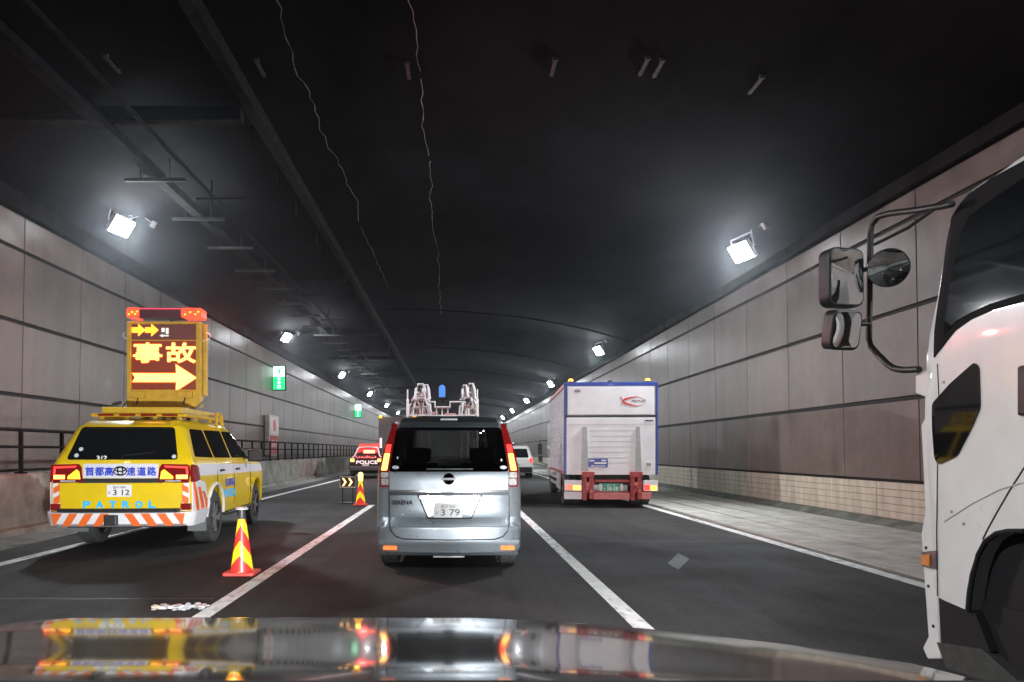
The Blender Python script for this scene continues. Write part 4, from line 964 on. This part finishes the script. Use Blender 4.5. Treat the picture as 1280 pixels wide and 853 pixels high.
for s in (-1, 1):
    for dx in (.16, -.13): wheel(TK, s * (.86 + dx * .8), 1.15, .42, .22, s, rim=M_steel, spokes=0)
    wheel(TK, s * .92, 6.6, .42, .24, s, rim=M_steel, spokes=0)
    MB().bx(*sorted((s * .70, s * 1.08)), .62, .65, .17, .62).build('mud_flap', M_black, TK)
MB().bx(-1.1, -1.06, 2.1, 5.6, .42, .50).bx(-1.1, -1.06, 2.1, 5.6, .60, .68).bx(-1.08, -.9, 2.2, 3.3, .35, .78).build('side_guard', mat('guard_white', (.6, .6, .6), .4, var=.3, scale=9), TK)
MB().bx(-1.06, 1.06, LB + .15, 7.9, .55, 2.35).build('cab', M_white, TK, bevel=.08)
for s in (-1, 1):
    q = MB().box((s * 1.30, 8.2, 1.45), (.16, .10, .38)).box((s * 1.28, 8.2, 1.10), (.15, .10, .2)).build('wing_mirror', M_trim, TK, bevel=.02)
    MB().tube([(s * 1.05, 7.85, 1.75), (s * 1.28, 8.2, 1.75), (s * 1.28, 8.2, .98), (s * 1.05, 7.85, .9)], .02, 6).build('mirror_arm', M_trim, q)

# ------------------------------------------------------------------ pale box truck behind the police car
t = thing('box_truck', 'pale box truck with amber roof lamp, partly hidden behind the silver van', 'truck', (-3.45, 45.0, 0))
MB().bx(-1.15, 1.15, 0, 6, .9, 3.46).build('cargo_box', mat('box_pale', (.62, .56, .56), .45, var=.12, scale=2), t, bevel=.03)
b = MB(); b.bx(-1.15, -1.08, -.03, 0, .9, 3.45); b.bx(-.75, -.71, -.02, 0, .95, 3.4); b.bx(-.02, .02, -.02, 0, .95, 3.4)
b.build('door_frame', mat('box_frame', (.5, .46, .46), .45), t)
b = MB()
for k in range(6): b.bx(-1.14, -.95, -.05, -.03, 1.3 + k * .4, 1.34 + k * .4)
b.build('hinge', M_steel, t)
for x in (-1.05, 1.05): MB().lathe([(.09, 3.40), (.09, 3.5), (.05, 3.56)], (x, -.06, 0), 'z', 12).build('beacon', M_amber, t)
MB().bx(-1.1, 1.1, -.05, .05, .55, .9).build('bumper', M_steel, t)
for s in (-1, 1):
    MB().bx(*sorted((s * .75, s * 1.05)), -.07, -.05, .62, .8).build('tail_lamp', M_redlit, t)
    for y in (1.2, 5.6): wheel(t, s * .95, y, .42, .26, s, rim=M_steel, spokes=0)
MB().bx(-1.1, 1.1, 6.1, 7.8, .5, 2.6).build('cab', M_white, t, bevel=.08)

# ------------------------------------------------------------------ work truck ahead of the van with stacked pipe frames
WY = 19.0; wk = WY / F
wt = thing('work_truck', 'flatbed work truck ahead of the silver van, seen above its roof', 'truck', ((554 - VU) * wk, WY, 0))
def wx(p): return (495 + p / 10.667 - 554) * wk
def wz(p): return CH - (470 + p / 10.667 - VV) * wk
M_pipe = mat('pipe_white', (.88, .85, .85), .4, var=.2, scale=12); M_pink = mat('pipe_pink', (.85, .52, .52), .4, var=.2, scale=12)
MB().bx(-.95, .95, 0, 5.2, 1.05, 1.2).build('flatbed', mat('bed_grey', (.3, .3, .29), .6, var=.2), wt, bevel=.01)
MB().bx(-.95, .95, -.03, .02, .62, 1.05).build('tail_board', mat('board_grey', (.33, .31, .27), .5, var=.25), wt)
plate(wt, (.22, -.05, 1.02), '品川 800', '11-16', pm=mat('plate_green', (.03, .30, .17), .4), im=M_plate, w=.44, h=.2)
b = MB()                                             # stepped rear gantry
b.tube([(wx(430), 0, wz(350)), (wx(520), 0, wz(350)), (wx(520), 0, wz(420)), (wx(720), 0, wz(420)), (wx(720), 0, wz(350)), (wx(860), 0, wz(350))], .032, 6)
for x in (540, 615, 690): b.tube([(wx(x), .02, wz(420)), (wx(x), .02, wz(560))], .018, 6)
for x in (155, 1085): b.tube([(wx(x), 0, wz(180)), (wx(x), 0, 1.2)], .02, 6); b.tube([(wx(x) + (.08 if x < 500 else -.08) * 0, .05, wz(310)), (wx(x), .05, 1.2)], .038, 6)
b.tube([(wx(150), 0, wz(530)), (wx(1090), 0, wz(530))], .025, 6)
b.build('gantry', M_pipe, wt, smooth=50)
MB().bx(wx(610), wx(790), -.05, .0, wz(560), wz(535)).build('gantry_plate', M_plate, wt)
MB().bx(wx(650), wx(800), -.02, .02, wz(520), wz(500)).bx(wx(470), wx(560), -.02, .02, wz(510), wz(480)).build('tool_tray', M_pink, wt)
q = MB().lathe([(.03, wz(370)), (.05, wz(300)), (.06, wz(285))], (wx(615), .1, 0), 'z', 14).bx(wx(575), wx(690), .02, .18, wz(330), wz(285)).build('lamp_stand', M_trim, wt)
MB().bx(wx(572), wx(655), .02, .20, wz(282), wz(140)).bx(wx(590), wx(640), .05, .17, wz(140), wz(118)).build('blue_lamp', mat('blue_lamp', (.06, .17, .55), .3, emit=(.12, .35, 1), es=.35), q, bevel=.02)
for s in (-1, 1):
    for y in (1.0, 4.6): wheel(wt, s * .8, y, .38, .24, s, rim=M_steel, spokes=0)
    MB().bx(*sorted((s * .65, s * .92)), -.06, -.03, .66, .86).build('tail_lamp', M_redlit, wt)
MB().bx(-.85, .85, .1, 5, .6, 1.03).build('chassis', M_black, wt)
MB().bx(-.95, .95, 5.3, 7.0, .5, 2.2).build('cab', M_white, wt, bevel=.08)
def pipe_frame(seed, x0, x1, z0, z1, m, y):
    """one folding barricade frame: bent legs, crossed braces, rounded top"""
    rnd = random.Random(seed); b = MB(); w_ = x1 - x0; h_ = z1 - z0; r_ = .038
    xm = (x0 + x1) / 2
    b.tube([(x0, y, z0), (x0 + w_ * .12, y, z0 + h_ * .7), (x0 + w_ * .3, y, z1), (x1 - w_ * .3, y, z1), (x1 - w_ * .12, y, z0 + h_ * .7), (x1, y, z0)], r_, 6)
    b.tube([(x0 + w_ * .1, y + .03, z0 + h_ * .45), (x1 - w_ * .1, y + .03, z0 + h_ * .45 + rnd.uniform(-.05, .05))], r_ * .9, 6)
    b.tube([(x0 + w_ * .15, y + .05, z0), (xm, y + .05, z0 + h_ * .8), (x1 - w_ * .15, y + .05, z0)], r_ * .8, 6)
    return b
fr_ = ((215, 440, 530, 300, 0, 0), (245, 400, 300, 105, 0, .1), (160, 330, 525, 310, 1, .2), (330, 460, 525, 310, 0, .3), (200, 440, 320, 255, 1, .35), (330, 440, 290, 100, 0, .45),
       (870, 1050, 525, 290, 0, 0), (880, 960, 290, 120, 0, .1), (950, 1060, 290, 95, 0, .2), (860, 1080, 310, 225, 0, .3), (960, 1090, 525, 310, 0, .4), (850, 950, 525, 330, 0, .5))
pl_lab = ['white pipe barricade frame, lower left front of the stack on the work truck', 'white pipe frame on top of the left stack, front one', 'pink pipe frame at the outer left of the work truck bed', 'white pipe frame at the inner side of the left stack',
          'pink flat pipe frame lying across the left stack', 'white pipe frame on top of the left stack, rear one', 'white pipe barricade frame, lower right front of the stack on the work truck', 'narrow white pipe frame on top of the right stack, inner one',
          'tall white pipe frame on top of the right stack, outer one', 'flat white pipe frame lying across the right stack', 'white pipe frame at the outer right of the work truck bed', 'white pipe frame leaning at the inner side of the right stack']
for i, (a, c, z0, z1, pk, dy) in enumerate(fr_):
    b = pipe_frame(i, wx(a), wx(c), wz(z0), wz(z1), None, .1 + dy)
    if z0 > 400:
        for xx in (wx(a), wx(c)): b.tube([(xx, .1 + dy, wz(z0)), (xx, .1 + dy, 1.2)], .022, 6)
    o = b.build('barricade_frame', M_pink if pk else M_pipe, None, ((554 - VU) * wk, WY, 0), smooth=50)
    tag(o, pl_lab[i], 'barricade', 'pipe barricade frames stacked on the work truck')

# ------------------------------------------------------------------ white truck cab beside us on the right
CX = 2.27
def cy(u): return CX * F / (u - VU)
def cz(u, v): return CH - (v - VV) * CX / (u - VU)
LEAN = .10                                           # the cab sides lean in above the window line
def cp(pts):
    out = []
    for u, v in pts:
        x = CX
        for _ in range(4):
            y = x * F / (u - VU); z = CH - (v - VV) * y / F; x = CX + LEAN * max(0, z - 1.95)
        out.append((y, z))
    return out
lc = thing('lorry', 'large white lorry cab with black mirrors, beside the camera at the right edge', 'truck', (0, 0, 0))
M_cab = mat('cab_white', (.79, .79, .76), .3, var=.09, scale=3, coat=.4); M_pit = mat('under_black', (.006, .006, .007), .8)
archp = cp([(1213, 742), (1217, 718), (1224, 694), (1233, 677), (1247, 667), (1262, 664), (1280, 664)]) + [(2.7, 1.075), (2.45, 1.03), (2.27, .9), (2.18, .7), (2.16, .56)]
side = cp([(1280, 193), (1230, 221), (1203, 240), (1189, 253), (1182, 266), (1172, 318), (1162, 385), (1152, 452), (1149, 520), (1152, 640), (1158, 700), (1167, 745), (1211, 764)])
zr = max(p[1] for p in side); side = [(1.0, zr + .01), (2.4, zr + .008)] + side + archp + [(1.0, .56)]
HW = 1.15
CABF = [(.5, 3.52), (1.0, 3.56), (1.4, 3.60), (1.78, 3.595), (1.94, 3.56), (2.19, 3.51), (2.48, 3.49), (2.56, 3.40), (2.62, 3.0)]
b = MB(); b.prism(side, 'yz', CX, CX + 2 * HW)
b.cut('z', frange(.7, 2.6, .16) + [1.95, 2.45, 2.5, 2.54, 2.565, 2.585, 2.6]); b.cut('y', [1.5, 2.0, 2.4, 2.7, 2.9, 3.1, 3.25, 3.35, 3.42, 3.48, 3.53, 3.57]); b.cut('x', [CX + k for k in (.04, .09, .16, .3, .6, 1.15, 1.7, 2.0, 2.14, 2.21, 2.26)])
for v in b.bm.verts:
    x, y, z = v.co; q = (x - CX - HW) / HW; f = max(0, y - 3.0) / .6
    k = abs(q); inset = 0
    inset += max(0, z - 1.95) * LEAN
    if z > 2.54: inset += (z - 2.54) ** 2 * 4                    # rounded roof edge
    d = max(0, y - (lerp_tab(CABF, z) - .12))
    inset += d * d * 1.6                                           # rounded front corner
    v.co = (CX + HW + q * (HW - inset), y + (1 - k ** 3) * .10 * f, z)
bmesh.ops.triangulate(b.bm, faces=[f for f in b.bm.faces if len(f.verts) > 4])
b.build('cab_body', M_cab, lc, smooth=32)
def cpan(name, pts, m, parent, off=.006, t=.02, bev=.0, rr=0, raw=False):
    P_ = pts if raw else cp(pts); P_ = rpoly(P_, rr, 5) if rr else P_
    b = MB(); b.prism(P_, 'yz', 0, 1); ys = [p[0] for p in P_]
    b.cut('y', frange(min(ys) + .05, max(ys), .05)); zz_ = [p[1] for p in P_]; b.cut('z', frange(min(zz_) + .06, max(zz_), .06))
    for v in b.bm.verts:
        d, y, z = v.co; ins = max(0, y - (lerp_tab(CABF, z) - .12)) ** 2 * 1.6 + (max(0, z - 2.54) ** 2 * 4) + max(0, z - 1.95) * LEAN
        v.co = (CX + ins - off + d * t, y, z)
    bmesh.ops.triangulate(b.bm, faces=[f for f in b.bm.faces if len(f.verts) > 4])
    return b.build(name, m, parent, bevel=bev)
def cpan_yz(name, P_, m, parent, off, t):
    b = MB(); b.prism(P_, 'yz', CX - off, CX - off + t); return b.build(name, m, parent)
# door glass with black surround, quarter window, seams
ends = [(1.7, 2.47), (1.7, 1.98)]
su = cp([(1168, 447), (1195, 413), (1215, 399), (1240, 388), (1280, 377)]) + [(2.3, 1.985), (1.5, 1.985), (1.5, zr - .045), (2.6, zr - .045)] + cp([(1280, 201), (1240, 223), (1208, 245), (1195, 258), (1186, 273), (1178, 305), (1172, 352), (1169, 400)])
cpan('window_surround', su, mat('rubber_seal', (.007, .007, .008), .75, spec=.15), lc, off=.006, t=.02, raw=True)
gl = cp([(1182, 418), (1200, 400), (1216, 391), (1240, 380), (1280, 368)]) + [(2.3, 2.03), (1.56, 2.03), (1.56, zr - .12), (2.6, zr - .12)] + cp([(1280, 224), (1244, 248), (1214, 270), (1204, 292), (1192, 340)])
cpan('door_glass', gl, M_glass, lc, off=.010, t=.01, raw=True)
cpan('quarter_window', [(1166, 505), (1188.6, 479.8), (1219, 453), (1225, 458.8), (1226.6, 510), (1216.7, 533.7), (1198, 570), (1174.5, 581.3), (1169, 573), (1166, 533.7)], M_glass, lc, off=.006, rr=.02)
b = MB(); b.tube([(CX - .001, y, z) for y, z in cp([(1290, 570), (1280, 586), (1262, 614), (1247, 640), (1236, 660), (1229, 674)])], .0035, 5); b.build('door_seam', M_trim, lc)
MB().bx(CX - .02, CX + .02, 2.78, 2.96, 1.52, 1.72).build('door_handle', M_trim, lc, bevel=.01)
b = MB(); b.tube([(CX - .001, y, z) for y, z in cp([(1172, 455), (1174, 500), (1172, 590), (1171, 668), (1172, 745)])], .0025, 5); b.build('panel_gap', M_trim, lc)
b = MB(); b.tube([(CX - .001, y, z) for y, z in cp([(1181, 652), (1215, 630), (1250, 612), (1285, 602)])], .004, 5); b.build('body_crease', mat('crease_grey', (.62, .62, .6), .4), lc)
b = MB(); b.tube([(CX - .004, y, z) for y, z in cp([(1211, 765), (1213, 742), (1217, 718), (1224, 694), (1233, 677), (1247, 667), (1262, 664), (1282, 664)])], .011, 6); b.build('arch_lip', M_pit, lc)
for u, v in ((1180, 478), (1190, 640), (1205, 655)): MB().lathe([(.007, CX - .004), (.006, CX + .004)], (0, *cp([(u, v)])[0]), 'x', 10).build('rivet', M_steel, lc)
# front corner panel / mirror bracket and bumper end
fc = cp([(1140, 470), (1166, 455), (1162, 500), (1162, 640), (1171, 668), (1168, 745), (1170, 800), (1172, 824), (1155, 824), (1149, 810), (1156, 796), (1152, 740), (1147, 668), (1152, 640), (1147, 532), (1153, 520), (1153, 497), (1140, 492)])
b = MB(); b.prism(fc, 'yz', CX + .015, CX + .10); b.build('corner_panel', M_cab, lc, bevel=.008)
b = MB(); b.bx(CX + .10, CX + 2 * HW - .10, cy(1150), cy(1147), .42, .98); b.build('front_bumper', M_cab, lc, bevel=.02)
b = MB()
for u, v in ((1154, 685), (1157, 733), (1163, 783)): b.tube([(CX + .011, cy(u), cz(u, v)), (CX + .03, cy(u), cz(u, v))], .008, 8)
b.build('bolt_hole', M_trim, lc)
MB().prism(cp([(1168, 745), (1212, 764), (1232, 815), (1171, 806)]), 'yz', CX + .02, CX + .09).build('splash_guard', M_pit, lc)
q = MB().prism(cp([(1151, 690), (1171, 688), (1171, 712), (1152, 708)]), 'yz', CX + .0, CX + .05).build('indicator', M_chrome, lc, bevel=.004)
MB().prism(cp([(1153, 694), (1163, 693), (1163, 708), (1153, 706)]), 'yz', CX - .006, CX + .02).build('indicator_lens', mat('ind_orange', (.75, .28, .08), .2, coat=.5), q)
MB().bx(CX + .06, CX + 2 * HW - .06, 2.0, 3.36, .38, .72).build('chassis', M_pit, lc)
MB().prism(cp([(1168, 803), (1225, 812), (1290, 870), (1180, 835)]), 'yz', CX + .01, CX + .35).build('step', mat('step_grey', (.05, .055, .05), .6, var=.3, scale=20), lc)
MB().bx(CX + .07, CX + 2 * HW - .07, 2.02, 3.30, .72, 1.15).build('wheel_well', M_pit, lc)
for s, xx in ((-1, CX + .22), (1, CX + 2 * HW - .2)):
    wheel(lc, xx, 2.72, .48, .28, s, rim=M_steel, spokes=0); wheel(lc, xx + (.1 if s < 0 else -.1), -3.6, .48, .4, s, rim=M_steel, spokes=0)
ws = MB(); ws._f([ws.bm.verts.new(p) for p in ((CX + .12, 3.665, 1.72), (CX + 2.18, 3.665, 1.72), (CX + 2.14, 3.545, 2.4), (CX + .16, 3.545, 2.4))], 0); ws.build('windscreen', M_glass, lc)
MB().bx(CX + .02, CX + 2 * HW - .02, -5.6, .85, .95, 3.2).build('cargo_box', M_tw, lc, bevel=.02)
MB().bx(CX + .5, CX + 1.8, -5.5, 2.2, .6, .9).build('frame_rail', M_black, lc)
# mirrors
def mp(u, v, x=CX): return (x, x * F / (u - VU), CH - (v - VV) * x / (u - VU))
arm = [mp(1190, 255), mp(1178, 258), mp(1145, 263), mp(1112, 267), mp(1098, 271), mp(1090, 280), mp(1088, 292), mp(1087, 350), mp(1086, 425), mp(1089, 434), mp(1096, 442), mp(1110, 456), mp(1118, 461), mp(1130, 463), mp(1149, 462)]
MB().tube(arm, .0165, 10).build('mirror_arm', M_trim, lc, smooth=50)
MB().tube([mp(1178, 240 + 15), mp(1135, 285, 2.25), mp(1093, 306, 2.22)], .008, 6).build('mirror_stay', M_trim, lc)
def mirror(u, v, w_, h_, Y, name, rz, round_=False, rx=0):
    x = (u - VU) * Y / F; z = CH - (v - VV) * Y / F
    o = thing('x', None, None, (x, Y, z)); o.name = name; o.parent = lc; o.rotation_euler = (rx, 0, rz)
    if round_:
        MB().lathe([(w_ / 2 * .55, .08), (w_ / 2 * .9, .03), (w_ / 2, -.01), (w_ / 2 * .97, -.02)], (0, 0, 0), 'y', 28).build('mirror_shell', M_trim, o, smooth=50)
        MB().lathe([(.002, -.034), (w_ * .2, -.031), (w_ * .36, -.026), (w_ * .47, -.0205), (w_ * .47, -.018)], (0, 0, 0), 'y', 28).build('mirror_glass', M_mirror, o, smooth=50)
    else:
        MB().prism(rpoly(rect(-w_ / 2, w_ / 2, -h_ / 2, h_ / 2), w_ * .26, 6), 'xz', -.015, .07).build('mirror_shell', M_trim, o, smooth=40, bevel=.008)
        b = MB(); P_ = rpoly(rect(-w_ / 2 + .012, w_ / 2 - .012, -h_ / 2 + .012, h_ / 2 - .012), w_ * .22, 6); b.prism(P_, 'xz', -.0165, -.010)
        b.cut('x', [k * w_ / 8 for k in range(-3, 4)]); b.cut('z', [k * h_ / 8 for k in range(-3, 4)])
        for vv in b.bm.verts: vv.co.y -= .012 * (1 - (2 * vv.co.x / w_) ** 2) * (1 - (2 * vv.co.z / h_) ** 2)
        bmesh.ops.triangulate(b.bm, faces=[f for f in b.bm.faces if len(f.verts) > 4]); b.build('mirror_glass', M_mirror, o, smooth=60)
    return o
mirror(1056, 347, .225, .318, 4.0, 'main_mirror', R(14)); mirror(1056, 413, .178, .214, 4.0, 'lower_mirror', R(10), rx=R(10)); mirror(1111, 335, .205, .205, 3.95, 'round_mirror', R(-38), True, R(12))
b = MB(); b.tube([((1080 - VU) * 4 / F, 4.02, CH - (337 - VV) * 4 / F), (2.26, 4.0, CH - (335 - VV) * 4 / F), (2.33, 3.99, CH - (335 - VV) * 4 / F)], .013, 6); b.tube([((1070 - VU) * 4 / F, 4.02, CH - (405 - VV) * 4 / F), (2.26, 4.02, CH - (405 - VV) * 4 / F)], .011, 6); b.build('mirror_clamp', M_trim, lc)

# ------------------------------------------------------------------ our own car: bonnet seen from the driver's seat, headlamps lit
ego = thing('camera_car', 'glossy grey bonnet of the car we look out of, along the bottom', 'car', (0, 0, 0))
M_hood = mat('bonnet_paint', (.085, .080, .078), .085, .6, coat=.25)
EV = [(770, -3.5), (778, -2), (785, -.6), (792, 1.2), (802, 2.8), (812, 3.6), (822, 2.5), (829, .7), (834, -.8), (842, -4), (850, -6), (900, -8)]
prof_h = []; Yh, Zh, v = 1.90, CH - 208 * 1.90 / F, 772.0
prof_h.append((Yh, Zh))
while v < 885:
    v += 1.0
    a = math.degrees(math.atan((v - VV) / F)); e = lerp_tab(EV, v); be = math.tan(R((a - e) / 2)); tv = (v - VV) / F
    # intersect the ray of pixel row v with the line of slope -be through the last point
    Yn = (CH - Zh - be * Yh) / (tv - be); Zn = Zh + (Yh - Yn) * be
    Yh, Zh = Yn, Zn; prof_h.append((Yh, Zh))
prof_t = sorted(prof_h)
def hood_z(x, y):
    q = max(0, x - .1) / .9; sh = .25 * q ** 2.2 if x > .1 else 0
    ql = max(0, -x - .95) / .2; sh += .1 * ql ** 2
    dr = lerp_tab([(.05, 0), (.65, .0275), (.8, .032), (1.0, .043)], x)
    return lerp_tab(prof_t, y + sh) - dr, sh
b = MB(); NX, NY = 90, 90; grid = []
ylo = prof_t[0][0]
for i in range(NX + 1):
    x = -1.18 + 2.19 * i / NX; _, sh = hood_z(x, 1.5); ye = 1.90 - sh; colv = []
    colv.append(b.bm.verts.new((x, ye + .012, hood_z(x, ye)[0] - .06))); colv.append(b.bm.verts.new((x, ye + .008, hood_z(x, ye)[0] - .012)))
    for j in range(NY + 1):
        y = ye + (ylo - ye) * j / NY
        colv.append(b.bm.verts.new((x, y, hood_z(x, y)[0])))
    grid.append(colv)
for A, B in zip(grid, grid[1:]):
    for j in range(len(A) - 1): b._f([A[j], A[j + 1], B[j + 1], B[j]], 0)
b.build('bonnet', M_hood, ego, smooth=60)
x1 = 1.01
b = MB(); b.bx(-1.16, .98, 1.0, 1.62, .45, .86); b.bx(-1.0, .85, 1.62, 1.80, .30, .86); b.bx(-1.16, .98, -2.8, 1.0, .35, .80); b.build('car_body', M_hood, ego, bevel=.04)
MB().bx(-1.1, .95, .62, ylo + .06, .80, CH - (847 - VV) * (ylo + .06) / F).build('cowl', M_black, ego, bevel=.01)
for x in (-.78, .66):
    q = MB().box((x, 1.83, .66), (.28, .06, .14)).build('headlamp', M_clear, ego, bevel=.02)
    # low beam straight ahead plus an added fill beam brightening vehicles to its side
    for en, size, az in ((185, 88, 0), (1500, 42, 24 if x < 0 else -13)):
        l = bpy.data.lights.new('headlamp_and_fill_beam', 'SPOT'); l.energy = en; l.color = (.97, .98, 1); l.spot_size = R(size); l.spot_blend = .8; l.shadow_soft_size = .06
        lo_ = bpy.data.objects.new('headlamp_and_fill_beam', l); COL.objects.link(lo_); lo_.location = (x, 1.90, .66); lo_.rotation_euler = (R(90 - 1.0 + (2.5 if az else -2)), 0, R(az)); lo_.parent = ego
for s, xx in ((-1, -.92), (1, .74)):
    for y in (1.0, -1.8): wheel(ego, xx, y, .32, .2, s)

# ------------------------------------------------------------------ thin haze added to imitate bloom round the lamps
b = MB(); b.bx(-12, 10, Y0 - 2, Y1 + 2, -1.2, 8.6)
hz = bpy.data.materials.new('bloom_haze'); hz.use_nodes = True; nt = hz.node_tree
for n in list(nt.nodes): nt.nodes.remove(n)
o_ = nt.nodes.new('ShaderNodeOutputMaterial'); pv = nt.nodes.new('ShaderNodeVolumePrincipled')
pv.inputs['Color'].default_value = (.82, .88, .96, 1); pv.inputs['Density'].default_value = .0009; pv.inputs['Anisotropy'].default_value = .9
nt.links.new(pv.outputs[0], o_.inputs['Volume'])
tag(b.build('bloom_haze_volume', hz), kind='stuff')
